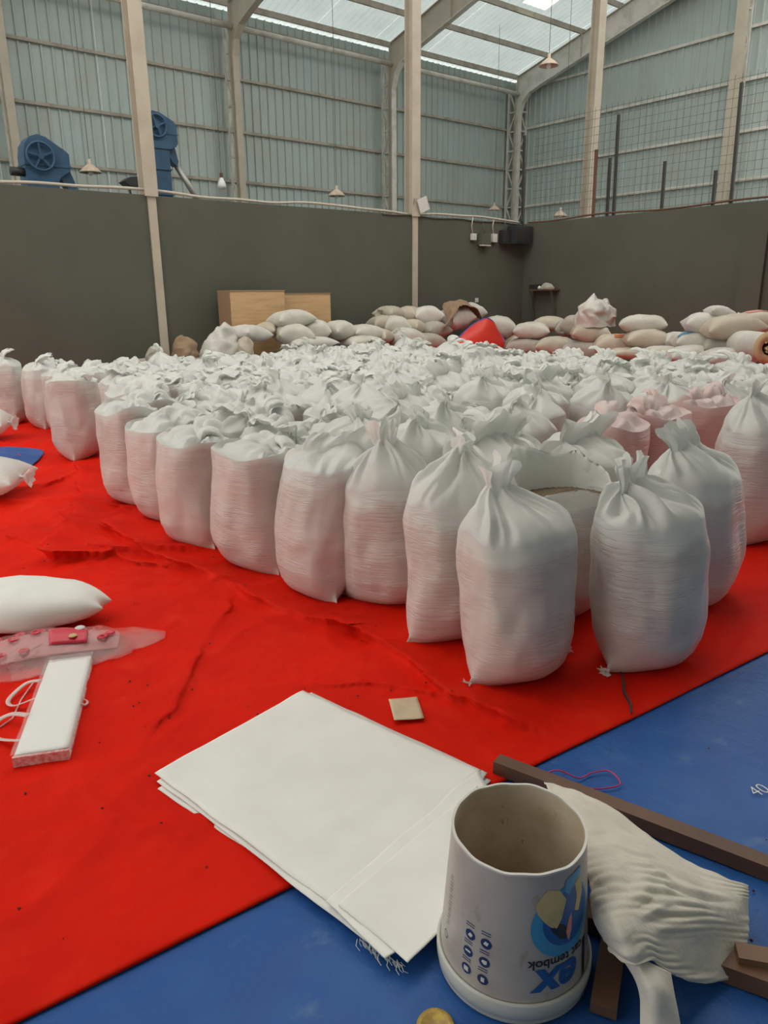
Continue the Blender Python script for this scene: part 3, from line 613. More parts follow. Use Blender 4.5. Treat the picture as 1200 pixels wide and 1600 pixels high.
def tuft_mesh(seed, r0=.03, L=.10, spread=.06, n=20, rows=8):
    "frayed tied mouth: a small fan of gathered cloth"
    P = []
    for i in range(rows):
        t = i/(rows-1); rr = r0*(1-.6*math.sin(math.pi*min(1, t*2))*(t < .5))+spread*max(0, t-.35)**1.2*1.6
        a = np.linspace(0, 2*np.pi, n, endpoint=False); k = 1+.5*t*ridge(np.cos(a)*1.8, np.sin(a)*1.8, t, seed)
        P.append(np.stack([np.full(n, L*t)+.02*t*pn(np.cos(a)*2, np.sin(a)*2, 0, seed), rr*k*np.cos(a), .75*rr*k*np.sin(a)], -1))
    P = np.array(P); return P.reshape(-1, 3), grid_faces(rows, n, True)
for o in [o for o in COL.objects if o.get('label', '').startswith('front sack')]:      # frayed corners of the bottom seam
    xs_ = [v.co.x for v in o.data.vertices if v.co.z < .02]
    for s_, xx in ((-1, min(xs_)), (1, max(xs_))): put('corner_tuft', sackmesh('corner_tuft', *tuft_mesh(8.8, .007, .022, .022, 14, 6), None, M['loose']), o, (xx-s_*.010, 0, .009), (0, R(10)*s_, 0 if s_ > 0 else math.pi))
PG = 'old sacks piled along the walls'
def lying(seed, x, y, z, L, W, T, yaw, tilt, mk, label, roll=0., tuft=None, deco=None, tip=0., group=PG):
    f = pillow_fn(seed, L, W, T, tip=tip)
    o = put('lying_sack', mkmesh('lying_sack', *pillow_mesh(f), M[mk], True), None, (x, y, z), (R(roll), R(tilt), R(yaw))); tag(o, label, 'sack', group)
    if tuft:
        for s_ in ([tuft] if isinstance(tuft, int) else tuft):
            put('tied_mouth', mkmesh('tied_mouth', *tuft_mesh(seed, .03, .08, .05), M[mk], True), o, (s_*(L*.93), 0, 0), (0, 0, 0 if s_ > 0 else math.pi))
    for d in (deco or []): patch(f, *d[:4], d[4], M[d[5]], o)
    return o, f
PL = [ # seed, x, y, z, L, W, T, yaw, tilt, material, label, extra
 (2, 6.04, 10.75, .92, .30, .22, .12, 20, 6, 'pile4', 'soft half-empty sack between the crumpled heap and the plywood boxes', {}),
 (4, 6.86, 10.80, 1.12, .36, .20, .13, 4, -3, 'pile1', 'long pale sack lying on top in front of the plywood boxes', {}),
 (5, 6.80, 10.68, .87, .30, .24, .16, -12, 5, 'pile1', 'plump pale sack under the long sack by the plywood boxes', {}),
 (6, 6.50, 10.95, .96, .20, .18, .11, 40, 0, 'pile3', 'small tan sack end wedged left of the plump pale sack', {}),
 (7, 7.34, 10.80, .92, .24, .23, .16, -30, 0, 'pile1', 'sack with a tied neck right of the plump pale sack', {'tuft': 1}),
 (8, 7.80, 10.78, .90, .25, .24, .15, 10, 0, 'pile1', 'rounded pale sack with faint print, between the tied sack and the flat one', {}),
 (9, 8.38, 10.75, .84, .34, .22, .13, -3, 4, 'pile1', 'flat long sack with a tapering right end, left of the printed sacks', {}),
 (10, 7.05, 10.55, .74, .42, .22, .09, 3, 0, 'pile4', 'low flat pale sack in front of the plump pair by the plywood boxes', {}),
 (11, 9.38, 11.25, 1.14, .28, .22, .13, 15, 4, 'pile2', 'top sack with dark print and tied mouth, left of the middle column', {'tuft': -1}),
 (13, 8.98, 11.02, .98, .24, .20, .13, -10, 0, 'pile2', 'grey sack with dark print under the top left printed sack', {}),
 (14, 9.20, 10.88, .93, .22, .24, .17, 60, 0, 'pile1', 'plump pale sack end right of the grey printed sack', {}),
 (15, 8.70, 10.65, .77, .17, .16, .12, 20, 0, 'pile3', 'small tan sack low in the pile, left of the printed white one', {}),
 (16, 9.20, 10.62, .72, .32, .24, .16, 5, 0, 'pile4', 'low white sack with dark print at its left end', {}),
 (17, 8.15, 10.58, .70, .36, .22, .10, 2, 0, 'pile1', 'low flat sack below the flat long sack', {}),
 (18, 9.80, 11.20, 1.12, .22, .20, .14, 30, 0, 'pile3', 'beige sack with puckered end right under the middle column', {}),
 (19, 10.08, 11.0, 1.09, .28, .23, .17, -25, 0, 'pile4', 'pleated pale sack beside the brown cloth', {'tuft': 1}),
 (20, 9.62, 10.88, .89, .24, .20, .13, 25, 6, 'pile3', 'beige sack under the puckered beige one', {}),
 (21, 10.05, 10.78, .83, .28, .22, .14, 0, 0, 'pile5', 'grey sack below the pleated pale sack', {}),
 (22, 9.72, 10.60, .62, .32, .24, .15, 4, 0, 'pile5', 'low grey sack just left of the red tarpaulin bundle', {}),
 (23, 10.70, 10.85, 1.02, .36, .26, .20, 5, -8, 'pile4', 'large white sack with faint print under the brown cloth', {}),
 (24, 11.50, 11.25, 1.13, .30, .22, .16, -10, 0, 'pile4', 'white sack at the back, right of the brown cloth top', {}),
 (25, 12.10, 10.95, .80, .33, .26, .21, -40, 0, 'pile1', 'big sack with faint print right of the red tarpaulin bundle', {'tuft': 1}),
 (26, 12.42, 10.72, .52, .30, .22, .16, 0, 0, 'pile3', 'crumpled low sack in the wall corner right of the red bundle', {}),
 (27, 11.85, 9.86, .78, .34, .26, .15, -52, 0, 'pile1', 'sack with a corner pointing forward, first pile right of the corner', {}),
 (28, 11.75, 9.90, .48, .36, .26, .15, -55, 0, 'pile5', 'grey sack lying under the corner-forward sack', {}),
 (29, 12.35, 9.82, .90, .32, .22, .13, -60, 0, 'pile3', 'yellowish sack behind the corner-forward sack', {}),
 (30, 12.22, 9.34, .82, .20, .18, .15, 40, 0, 'pile5', 'small sack with a ruffled tied mouth, below the wall shelf', {'tuft': -1}),
 (31, 11.65, 9.08, .53, .36, .26, .15, -50, 0, 'pile2', 'wide low sack between the corner pile and the tall heap', {}),
 (33, 11.60, 8.30, .80, .32, .26, .16, -48, 0, 'pile3', 'tan sack with a sharp front corner under the crumpled plastic heap', {}),
 (34, 12.00, 8.92, .90, .24, .20, .17, -70, 0, 'pile5', 'dark grey sack left of the crumpled plastic heap', {}),
 (35, 11.50, 8.36, .51, .36, .26, .15, -52, 0, 'pile5', 'grey sack at the bottom of the tall heap', {}),
 (36, 11.30, 7.56, .60, .34, .26, .19, -50, 0, 'pile3', 'beige sack with an orange band, right of the tall heap', {'deco': [(-.1, .9, -.75, -.35, 'orange_band', 'orange')]}),
 (37, 11.30, 7.06, .99, .36, .23, .13, -55, 0, 'pile1', 'pale sack on top of the pile right of the tall heap', {}),
 (38, 11.20, 6.90, .75, .34, .26, .15, -47, 0, 'pile3', 'beige sack with a pink edge and forward corner, second in its stack', {'deco': [(.2, .8, .45, .85, 'pink_print', 'pinkp')]}),
 (39, 11.35, 6.50, .75, .17, .15, .12, -40, 0, 'pile4', 'small white sack with a ruffled mouth, right of the pink-edged sack', {'tuft': 1}),
 (40, 10.90, 6.98, .55, .34, .22, .08, -45, 0, 'pile3', 'flattened empty beige sack in front of the pink-edged stack', {}),
 (41, 10.92, 6.46, .60, .26, .20, .08, -30, 0, 'pile1', 'crumpled empty sack low between the two right-hand piles', {}),
 (42, 11.00, 5.80, 1.0, .33, .24, .15, -50, 8, 'pile4', 'white sack second from the top of the rightmost pile', {}),
 (43, 11.10, 5.66, 1.19, .19, .15, .09, -40, 12, 'pile4', 'small white sack perched on top of the rightmost pile', {'tuft': 1}),
 (44, 10.90, 5.88, .77, .32, .26, .14, -50, 0, 'pile1', 'sack with a wide blue stripe in the rightmost pile', {'deco': [(-.92, .8, -.62, -.1, 'blue_stripe', 'stripeblue')]}),
 (45, 10.80, 5.30, .99, .38, .28, .16, -45, -4, 'pile3', 'large beige sack above the tan roll in the rightmost pile', {}),
 (46, 10.80, 5.36, .72, .34, .26, .14, -50, 0, 'pile5', 'smooth grey sack right of the blue-striped one', {}),
 (47, 11.10, 5.08, 1.03, .34, .25, .16, -40, 4, 'pile3', 'beige sack with a pink print at the picture edge', {'deco': [(-.6, .3, -.3, .15, 'pink_print', 'pinkp')]}),
 (49, 10.52, 5.72, .58, .34, .24, .14, -45, 0, 'pile4', 'pale sack below the blue-striped sack', {}),
 (50, 10.42, 5.18, .58, .32, .24, .14, -40, 0, 'pile4', 'pale sack with a reddish base under the tan roll', {'tuft': 1}),
 (51, 10.68, 6.16, .56, .28, .22, .10, -40, 0, 'pile3', 'flat beige sack with scribbled print left of the rightmost pile', {}),
]
PO = {}
for (sd, x, y, z, L_, W_, T_, yaw, tilt, mk, lab, ex) in PL: PO[sd] = lying(sd, x, y, z, L_*1.06, W_*1.05, T_*1.22, yaw, tilt, mk, lab, **ex)
# the buried courses that carry the piles
bur = [mkmesh('lying_sack', *pillow_mesh(pillow_fn(900+i, .40, .28, .17)), M['pile%d' % i], True) for i in (1, 2, 3)]
for i in range(11):
    for k, z in enumerate((.16, .45)):
        o = put('lying_sack', bur[(i+k) % 3], None, (4.35+.78*i+.1*k, 11.0, z), (0, 0, random.uniform(-.2, .2))); tag(o, 'old sack buried in the lower courses of the left wall pile', 'sack', 'buried sacks of the left wall pile')
for i in range(8):
    o = put('lying_sack', bur[i % 3], None, (11.95-.17*i, 9.95-.66*i, .17), (0, 0, R(-52)+random.uniform(-.15, .15))); tag(o, 'old sack buried in the lower course of the right wall pile', 'sack', 'buried sacks of the right wall pile')
def heap_mesh(seed, rx, ry, h, n=56, rows=22, pk=2.6):
    "crumpled heap of loose cloth or film"
    P = []; a = np.linspace(0, 2*np.pi, n, endpoint=False)
    for i in range(rows):
        t = i/(rows-1); k = (1-t**pk)**.6
        x = rx*k*np.cos(a); y = ry*k*np.sin(a); z = np.full(n, h*.85*t)
        s_ = 1+.18*pn(np.cos(a)*1.3, np.sin(a)*1.3, t*1.8, seed)
        P.append(np.stack([x*s_, y*s_, z+.25*h*t*pn(x*5, y*5, 1, seed)], -1))
    P = np.array(P); x, y, z = P[..., 0], P[..., 1], P[..., 2]
    P = P+np.stack([crease(x, y, z, 9, seed+k)*.16*h*(.3+.7*np.linspace(0, 1, rows))[:, None] for k in (1, 2, 3)], -1)
    return P.reshape(-1, 3), grid_faces(rows, n, True)
for sd, x, y, z, rx, ry, h, mk, nm, lab, cat in [
    (1.1, 5.62, 10.85, .60, .34, .26, .56, 'pile4', 'crumpled_sack', 'big crumpled pale sack heap left of the plywood boxes', 'sack'),
    (2.3, 4.92, 10.75, .62, .20, .17, .36, 'burlap', 'crumpled_sack', 'crumpled brown cloth beside the first column strip', 'cloth'),
    (2.9, 4.45, 10.78, .62, .13, .12, .24, 'pile5', 'crumpled_sack', 'small grey crumpled bundle at the foot of the wall left of the column strip', 'sack'),
    (3.7, 5.82, 10.50, .60, .13, .12, .36, 'pile3', 'crumpled_sack', 'small brown crumpled sack mouth in front of the pale heap', 'sack'),
    (4.2, 11.72, 8.28, .92, .42, .32, .54, 'pile4', 'plastic_heap', 'tall crumpled white plastic heap on the pile below the fence', 'plastic')]:
    o = put(nm, mkmesh(nm, *heap_mesh(sd, rx, ry, h), M[mk], True), None, (x, y, z)); tag(o, lab, cat)
# text helper -------------------------------------------------------
def text_geom(body, size, bold=0., shear=0., cuts=1):
    import bmesh
    c = bpy.data.curves.new('t', 'FONT'); c.body = body; c.size = size; c.offset = bold; c.shear = shear; c.align_x = 'CENTER'; c.resolution_u = 4
    o = bpy.data.objects.new('t', c); COL.objects.link(o); bpy.context.view_layer.update()
    me = bpy.data.meshes.new_from_object(o.evaluated_get(bpy.context.evaluated_depsgraph_get()))
    bm = bmesh.new(); bm.from_mesh(me); bmesh.ops.triangulate(bm, faces=bm.faces)
    if cuts: bmesh.ops.subdivide_edges(bm, edges=bm.edges, cuts=cuts)
    V = np.array([v.co[:] for v in bm.verts]); F = [[v.index for v in f.verts] for f in bm.faces]; bm.free()
    bpy.data.objects.remove(o); bpy.data.curves.remove(c); bpy.data.meshes.remove(me); return V, F
for sd, txt, a0, b0, sz in [(11, 'SU', .1, .1, .16), (13, 'SU', .1, .0, .15), (23, 'A.S', .3, .1, .12), (27, 'OC', -.2, -.1, .10), (16, 'SU', -.7, -.2, .12), (8, 'N3', .1, .1, .08), (25, 'A.5', 0, -.1, .09)]:
    o, f = PO[sd]; V, F = text_geom(txt, sz); row = PL[[r_[0] for r_ in PL].index(sd)]
    W3 = f(a0+V[:, 0]/row[4], b0+V[:, 1]/row[5], True); W3[:, 2] += .006
    put('faded_print', mkmesh('faded_print', W3, F, M['ink']), o)
# brown cloth draped over the pile
def drape(name, ctrl, nu, nv, m, th, wr, seed, parent=None, run=None):
    P = spline_rows(np.swapaxes(spline_rows(ctrl, nu), 0, 1), nv); N = normals_grid(P)
    x, y, z = P[..., 0], P[..., 1], P[..., 2]
    d = sum(a_*crease(x, y, z, f_, seed+k) for k, (f_, a_) in enumerate(wr)); P = P+N*d[..., None]
    if run:     # long fine wrinkles running across the sheet
        b_, a_ = np.meshgrid(np.linspace(0, 1, P.shape[1]), np.linspace(0, 1, P.shape[0]))
        for k, (fr, am) in enumerate(run):
            q = tri(fr*(b_+.35*a_)+1.1*pn(a_*2.2, b_*3, k, seed+9))*np.clip(.3+1.5*pn(a_*2.5, b_*4, 3+k, seed+8), 0, 1); P = P+N*(am*q)[..., None]
    return put(name, mkmesh(name, *sheet_solid(P, th), m, True), parent)
c = [[(10.06, 10.56, .84), (10.10, 10.50, .91), (10.16, 10.50, .96)], [(10.28, 10.64, 1.07), (10.30, 10.53, 1.13), (10.38, 10.50, 1.16)], [(10.46, 10.95, 1.27), (10.52, 10.78, 1.33), (10.58, 10.56, 1.28)],
     [(10.80, 11.05, 1.36), (10.84, 10.85, 1.38), (10.86, 10.58, 1.28)], [(11.08, 11.05, 1.28), (11.12, 10.88, 1.30), (11.10, 10.60, 1.18)], [(11.28, 11.0, 1.04), (11.34, 10.85, 1.05), (11.28, 10.62, 1.0)]]
o = drape('burlap_cloth', c, 36, 18, M['burlap'], .012, [(7, .03), (15, .012)], 1.7); tag(o, 'brown burlap cloth draped over the pile above the red bundle', 'cloth')
# red tarpaulin bundle with blue hem
c = [[(10.16, 10.36, .45), (10.18, 10.38, .52), (10.28, 10.42, .62), (10.55, 10.48, .76), (10.86, 10.55, .90)],
     [(10.5, 10.30, .45), (10.55, 10.32, .58), (10.66, 10.37, .72), (10.90, 10.46, .87), (11.12, 10.55, 1.0)],
     [(10.9, 10.28, .45), (10.95, 10.30, .62), (11.05, 10.36, .78), (11.18, 10.44, .92), (11.30, 10.53, 1.03)],
     [(11.3, 10.32, .45), (11.36, 10.34, .58), (11.42, 10.40, .70), (11.46, 10.46, .82), (11.48, 10.54, .95)],
     [(11.62, 10.38, .45), (11.68, 10.40, .54), (11.70, 10.45, .62), (11.68, 10.50, .70), (11.64, 10.56, .78)]]
o = drape('tarp_bundle', c, 26, 22, M['redcloth'], .012, [(4, .015)], 2.2); tag(o, 'bright red tarpaulin with a blue hem draped over the pile', 'tarpaulin')
top = [Vector(r_[-1]) for r_ in c]; hem = [Vector(p) for p in spline_rows(np.array([[c[0][1]], [c[0][2]], [c[0][3]], [c[0][4]], [c[1][4]], [c[2][4]], [c[3][4]], [c[4][4]], [c[4][2]], [c[4][1]]]), 40)[:, 0, :]]
MB().tube(hem, .018, 6).build('blue_hem', M['bluetrim'], o, True)
# roll of sheet at the right edge
t = empty('roll', (10.40, 4.80, .80), R(50)); tag(t, 'tan-ended white roll stuffed with straw at the right edge of the wall pile', 'roll')
m = MB(); m.lathe([(.17, -.45), (.185, -.2), (.185, .3), (.19, .42), (.205, .46), (.175, .46), (.165, .40), (.16, .2), (0, .2)], 28)
def lay(mb): mb.V = [(-v[2], v[0], v[1]) for v in mb.V]; return mb
lay(m).build('outer_layer', M['pile4'], t, True)
lay(MB().lathe([(.206, .452), (.212, .47), (.10, .475), (.10, .45)], 28, closed=True)).build('tan_end', M['rolltan'], t, True)
m = MB()
for i in range(14):
    a = i*2.4; q = .02+.07*(i % 4)/4; m.tube([(-.2, q*math.cos(a), q*math.sin(a)), (-.44, q*1.05*math.cos(a), q*1.05*math.sin(a)), (-.48-.02*(i % 3), q*1.1*math.cos(a)+.01, q*1.1*math.sin(a))], .016, 6)
m.build('straw_stuffing', M['strawin'], t, True)['kind'] = 'stuff'
# plywood boxes
for x0, x1, y0, z1, lab in ((5.98, 7.0, 11.2, 1.58, 'left plywood box with a dark side standing by the wall'), (7.06, 8.02, 11.3, 1.53, 'right plywood box standing by the wall behind the sacks')):
    t = empty('plywood_box', ((x0+x1)/2, y0, 0)); tag(t, lab, 'box', 'plywood boxes'); hw = (x1-x0)/2
    MB().box(-hw, hw, 0, .018, 0, z1).build('front_panel', M['ply'], t)
    for s_ in (-1, 1): MB().box(s_*hw-.012, s_*hw+.012, .018, .42, 0, z1).build('side_panel', M['plyedge'], t)
    MB().box(-hw, hw, .018, .42, z1-.02, z1).build('top_panel', M['plyedge'], t)
    MB().box(-hw, hw, .40, .42, 0, z1-.02).build('back_panel', M['plyedge'], t)
    MB().box(-hw-.01, hw+.01, -.008, .43, z1, z1+.02).build('top_edge', M['plyedge'], t)

# ================================================================== FOREGROUND
# bucket, upside down, bottom cut away
BC = (1.10, .888)
bt = empty('paint_bucket', (*BC, .004)); tag(bt, 'upside-down white paint bucket with a cut-out top and blue print', 'bucket')
HB, RB, RT = .365, .168, .1485
def br(z): return RB+(RT-RB)*(z-.06)/(HB-.06)
def wob(a, z): return 1+.012*math.sin(2*a+.6)*max(0, (z-.1)/.3)
prof_o = [(br(z), z) for z in np.linspace(.055, HB, 14)]; prof_i = [(br(z)-.0035, z) for z in np.linspace(HB, .05, 14)]
def wobble(mb):
    mb.V = [(v[0]*wob(math.atan2(v[1], v[0]), v[2]), v[1]*wob(math.atan2(v[1], v[0]), v[2]), v[2]+(.0018*math.sin(5*math.atan2(v[1], v[0]))+.0012*math.sin(13*math.atan2(v[1], v[0])+1))*max(0, (v[2]-.33)/.035)) for v in mb.V]; return mb
wobble(MB().lathe(prof_o, 96)).build('wall', M['bucket'], bt, True)
wobble(MB().lathe(prof_i+[(.0, .05)], 96)).build('inside', M['bucketin'], bt, True)
wobble(MB().lathe([(br(HB)+.0012, HB-.003), (br(HB)+.0012, HB+.0015), (br(HB)-.0048, HB+.0015), (br(HB)-.0048, HB-.003)], 96, closed=True)).build('cut_edge', M['pwhite'], bt)
MB().lathe([(.150, 0), (.172, 0), (.1745, .006), (.1725, .012), (.176, .016), (.178, .030), (.1775, .052), (.1735, .057), (.169, .055), (.167, .05), (.15, .05)], 96, closed=True).build('lid_band', M['lid'], bt, True)
FA = math.radians(218.9)
def wrap(pts, deg, z0, flip=True, off=.0012, rot=0.):
    out = []; c_, s_ = math.cos(rot), math.sin(rot)
    z0 = z0-.024
    for p in pts:
        x, y = p[0]*c_-p[1]*s_, p[0]*s_+p[1]*c_
        if flip: x, y = -x, -y
        z = z0+y; r = br(z)+off; a = FA+math.radians(deg)+x/br(z0); k = wob((a+math.pi) % (2*math.pi)-math.pi, z); out.append((r*k*math.cos(a), r*k*math.sin(a), z))
    return out
def wtext(body, size, deg, z0, m, name, parent, bold=0., shear=0., flip=True, off=.0014, rot=0.):
    V, F = text_geom(body, size, bold, shear, 2); return put(name, mkmesh(name, wrap(V, deg, z0, flip, off, rot), F, m), parent)
def disc_pts(r, n=36, rings=5, a0=0, a1=2*math.pi, r0=0., sx=1.):
    P = [(sx*(r0+(r-r0)*k/rings)*math.cos(a0+(a1-a0)*i/n), (r0+(r-r0)*k/rings)*math.sin(a0+(a1-a0)*i/n)) for k in range(rings+1) for i in range(n+1)]
    return P, grid_faces(rings+1, n+1, flip=True)
def wdisc(r, deg, z0, m, name, parent, off, **k):
    P, F = disc_pts(r, **k); return put(name, mkmesh(name, wrap(P, deg, z0, False, off), F, m), parent)
lg = wdisc(.083, 43, .263, M['pblue2'], 'print_emblem', bt, .0010)
wdisc(.066, 46, .270, M['pblue'], 'print_emblem_centre', lg, .0014)
def wpoly(pts, deg, z0, m, name, parent, off):
    n = 10; out = []; F = []      # triangle fan with subdivided rings around the centroid
    cx = sum(p[0] for p in pts)/len(pts); cy = sum(p[1] for p in pts)/len(pts)
    P = [(cx+(p[0]-cx)*k/n, cy+(p[1]-cy)*k/n) for k in range(1, n+1) for p in pts]
    F = grid_faces(n, len(pts), True)+[tuple(range(len(pts)))[::-1]]
    return put(name, mkmesh(name, wrap(P, deg, z0, False, off), F, m), parent)
wpoly([(-.055, .055), (-.03, .088), (.0, .078), (.018, .05), (.006, .01), (-.006, -.01), (-.02, -.004), (-.035, .012), (-.05, .032)], 36, .265, M['pyellow'], 'print_ochre_shape', lg, .0018)
wpoly([(-.045, .012), (-.02, -.002), (.0, -.012), (.012, -.03), (.004, -.05), (-.012, -.042), (-.03, -.02)], 41, .268, M['pblack'], 'print_black_shape', lg, .0017)  # black shape printed on the emblem
wpoly([(.002, .10), (.03, .105), (.055, .11), (.05, .085), (.03, .08), (.012, .06), (-.002, .075)], 41, .262, M['pblue2'], 'print_wing', lg, .0016)
wpoly([(.03, .075), (.055, .08), (.06, .04), (.045, .0), (.03, .01), (.038, .04)], 41, .265, M['pyellow'], 'print_ochre_shape', lg, .0018)
wpoly([(.012, .0), (.02, .01), (.02, -.03), (.012, -.055), (.004, -.03)], 41, .265, M['pinkp'], 'print_pale_mark', lg, .0020)
wtext('cat tembok', .031, 37, .184, M['pblack'], 'print_text', bt, bold=.0006)
wtext('ex', .108, 38, .158, M['pblue'], 'print_text', bt, bold=.0040, shear=.18)
wpoly([(-.008, -.045), (.006, -.045), (.010, .05), (-.004, .05)], 66, .128, M['pblack'], 'print_letter_edge', bt, .0013)
k_ = 0
for deg, z0 in ((-34, .205), (-35, .16), (-35.5, .115), (-20, .205), (-20.5, .158), (-21, .113)):
    ic = wdisc(.0125, deg, z0, M['pnavy'], 'print_icon', bt, .0010, n=24, rings=3)
    sh = [[(-.006, -.003), (.0, .006), (.007, .002), (.002, -.006)], [(-.007, -.001), (.007, -.001), (.007, .004), (-.007, .004)], [(-.006, -.006), (.006, -.006), (.006, .006), (-.006, .006)], [(-.006, -.002), (-.002, .006), (.006, .004), (.003, -.005)], [(-.007, .0), (-.004, .005), (.006, .005), (.006, -.003), (0, -.006)], [(-.004, -.006), (.004, -.006), (.004, .005), (-.004, .005)]][k_]
    wpoly(sh, deg, z0, M['pwhite'], 'print_icon_mark', ic, .0014)
    for q in range(2): wpoly([(-.012, -.0012), (.010, -.0012), (.010, .0012), (-.012, .0012)], deg, z0+.021+.006*q, M['pnavy'], 'print_caption', ic, .0010)
    k_ += 1
P, F = disc_pts(.010, 24, 2, r0=.0075); put('print_icon', mkmesh('print_icon', wrap(P, -64, .135, False, .001), F, M['pnavy']), bt)
for i in range(16): wpoly([(-.006, -.0010), (.008, .0040), (.008, .0058), (-.006, .0012)], -63+(i % 2), .165+i*.0085, M['ink'], 'print_small_text', bt, .0009)

# timber frame lying on the blue tarp
t = empty('timber_frame', (1.6, .9, 0)); tag(t, 'dark timber frame lying on the blue tarp under the draped sack', 'timber')
def wbar(p, q, wd, ht, name, m):
    o_ = Vector((1.6, .9, 0)); return MB().bar(Vector(p)-o_, Vector(q)-o_, wd, ht).build(name, m, t)
wbar((1.600, 1.395, .030), (1.945, .12, .030), .05, .045, 'rail', M['wood'])
wbar((1.25, .98, .030), (1.62, .12, .030), .06, .045, 'rail', M['wood'])
wbar((1.455, .535, .055), (1.50, .475, .055), .045, .03, 'block', M['wood2'])
wbar((1.40, .80, .060), (1.13, .66, .022), .055, .03, 'cross_board', M['wood'])
wbar((1.62, .98, .065), (1.30, .88, .065), .05, .025, 'cross_board', M['wood'])
# old sack draped over the timber
c1 = [[(1.535,1.153,.12),(1.562,1.05,.14),(1.549,.918,.16),(1.539,.807,.16),(1.555,.70,.14),(1.623,.596,.10)],[(1.342,.923,.22),(1.378,.863,.22),(1.38,.775,.22),(1.404,.703,.20),(1.45,.63,.17),(1.597,.58,.08)],
      [(1.23,.793,.24),(1.258,.739,.25),(1.285,.683,.24),(1.328,.642,.20),(1.412,.592,.15),(1.554,.556,.05)],[(1.168,.729,.20),(1.154,.666,.24),(1.199,.634,.22),(1.258,.605,.17),(1.374,.573,.10),(1.486,.532,.03)],
      [(1.163,.682,.15),(1.144,.611,.18),(1.194,.596,.17),(1.237,.58,.12),(1.333,.546,.05),(1.424,.523,.02)]]
c2 = [[(1.165,.67,.17),(1.168,.622,.18),(1.197,.59,.165),(1.224,.567,.14)],[(1.158,.614,.13),(1.148,.58,.15),(1.167,.555,.145),(1.204,.541,.11)],[(1.145,.586,.08),(1.14,.559,.10),(1.158,.539,.10),(1.19,.523,.07)],[(1.12,.562,.02),(1.13,.543,.03),(1.152,.525,.03),(1.18,.508,.015)]]
o = drape('used_sack', c1, 110, 120, M['old'], .004, [(6, .009), (16, .004), (34, .002)], 3.1, run=[(8, .006), (19, .003)]); tag(o, 'crumpled used white sack draped over the timber beside the bucket', 'sack')
drape('hanging_mouth', c2, 40, 30, M['old'], .004, [(9, .006), (22, .003)], 4.4, o)
# flat empty sacks stacked on the tarp
def flat_sheet(corners, z, nu, nv, seed, label, lift=0., fr=0.):
    c_ = np.array([[*p, z] for p in corners], float); a_, b_ = np.meshgrid(np.linspace(0, 1, nu), np.linspace(0, 1, nv), indexing='ij'); a_ = a_[..., None]; b_ = b_[..., None]
    P = c_[0]*(1-a_)*(1-b_)+c_[1]*(1-a_)*b_+c_[2]*a_*b_+c_[3]*a_*(1-b_)
    x, y = P[..., 0], P[..., 1]
    P[..., 2] += .003*(1+pn(x*5, y*5, 0, seed))+.004*np.clip(ridge(x*2.5, y*2.5, 0, seed+1), 0, 1)**2+lift*np.sin(np.pi*np.clip(a_[..., 0], 0, 1))*.5
    ee = .006*pn(x*6, y*6, 3, seed+2); P[..., 0] += ee; P[..., 1] += .006*pn(x*6, y*6, 9, seed+2)
    P[:, 0, 2] -= .0015; P[:, -1, 2] -= .0015
    o = put('flat_sack', mkmesh('flat_sack', *sheet_solid(P, .0022), M['flat'], True)); tag(o, label, 'sack', 'flat empty sacks stacked on the tarp'); return o
flat_sheet([(.705, 2.0), (1.385, 2.15), (1.535, 1.36), (.86, 1.22)], .014, 60, 40, 1, 'lowest flat empty sack of the stack, peeking out at the left edge')
flat_sheet([(.715, 2.03), (1.395, 2.165), (1.545, 1.385), (.855, 1.10)], .022, 60, 40, 2, 'middle flat empty sack of the stack, its corner showing at the far tip')
flat_sheet([(.72, 2.06), (1.372, 2.185), (1.53, 1.40), (.845, 1.26)], .031, 60, 40, 3, 'topmost smooth flat sack of the stack beside the bucket')
flat_sheet([(.835, 1.27), (1.52, 1.40), (1.30, .97), (.845, 1.045)], .040, 40, 40, 4, 'flat sack folded over at the near end of the stack, its frayed edge showing')
flat_sheet([(.85, 1.235), (1.45, 1.34), (1.24, 1.05), (.872, 1.0)], .047, 40, 40, 5, 'upper folded flat sack at the near corner of the stack, beside the bucket')
m = MB()
for i in range(46):
    f_ = i/45; x = .838+.03*f_+random.uniform(-.006, .006); y = 1.14-.12*f_; a = random.uniform(3.6, 5.6); l = random.uniform(.008, .022)
    m.tube([(x, y, .03), (x+l*.6*math.cos(a), y+l*.6*math.sin(a), .022), (x+l*math.cos(a+.6), y+l*math.sin(a+.6), .014)], .0008, 4)
fo = m.build('frayed_threads', M['flat']); tag(fo, 'loose white threads fraying from the near edge of the flat sacks', 'threads', kind='stuff')
# paper scrap
x_, y_ = np.meshgrid(np.linspace(-.055, .055, 10), np.linspace(-.075, .075, 12), indexing='ij'); P = np.stack([x_, y_, .004+.003*pn(x_*12, y_*12, 0, 3)+.25*x_**2], -1)
o = put('paper_scrap', mkmesh('paper_scrap', *sheet_solid(P, .001), M['paper'], True), None, (1.60, 1.845, .022), (0, 0, R(-32))); tag(o, 'small beige paper scrap lying on the red tarp', 'paper')
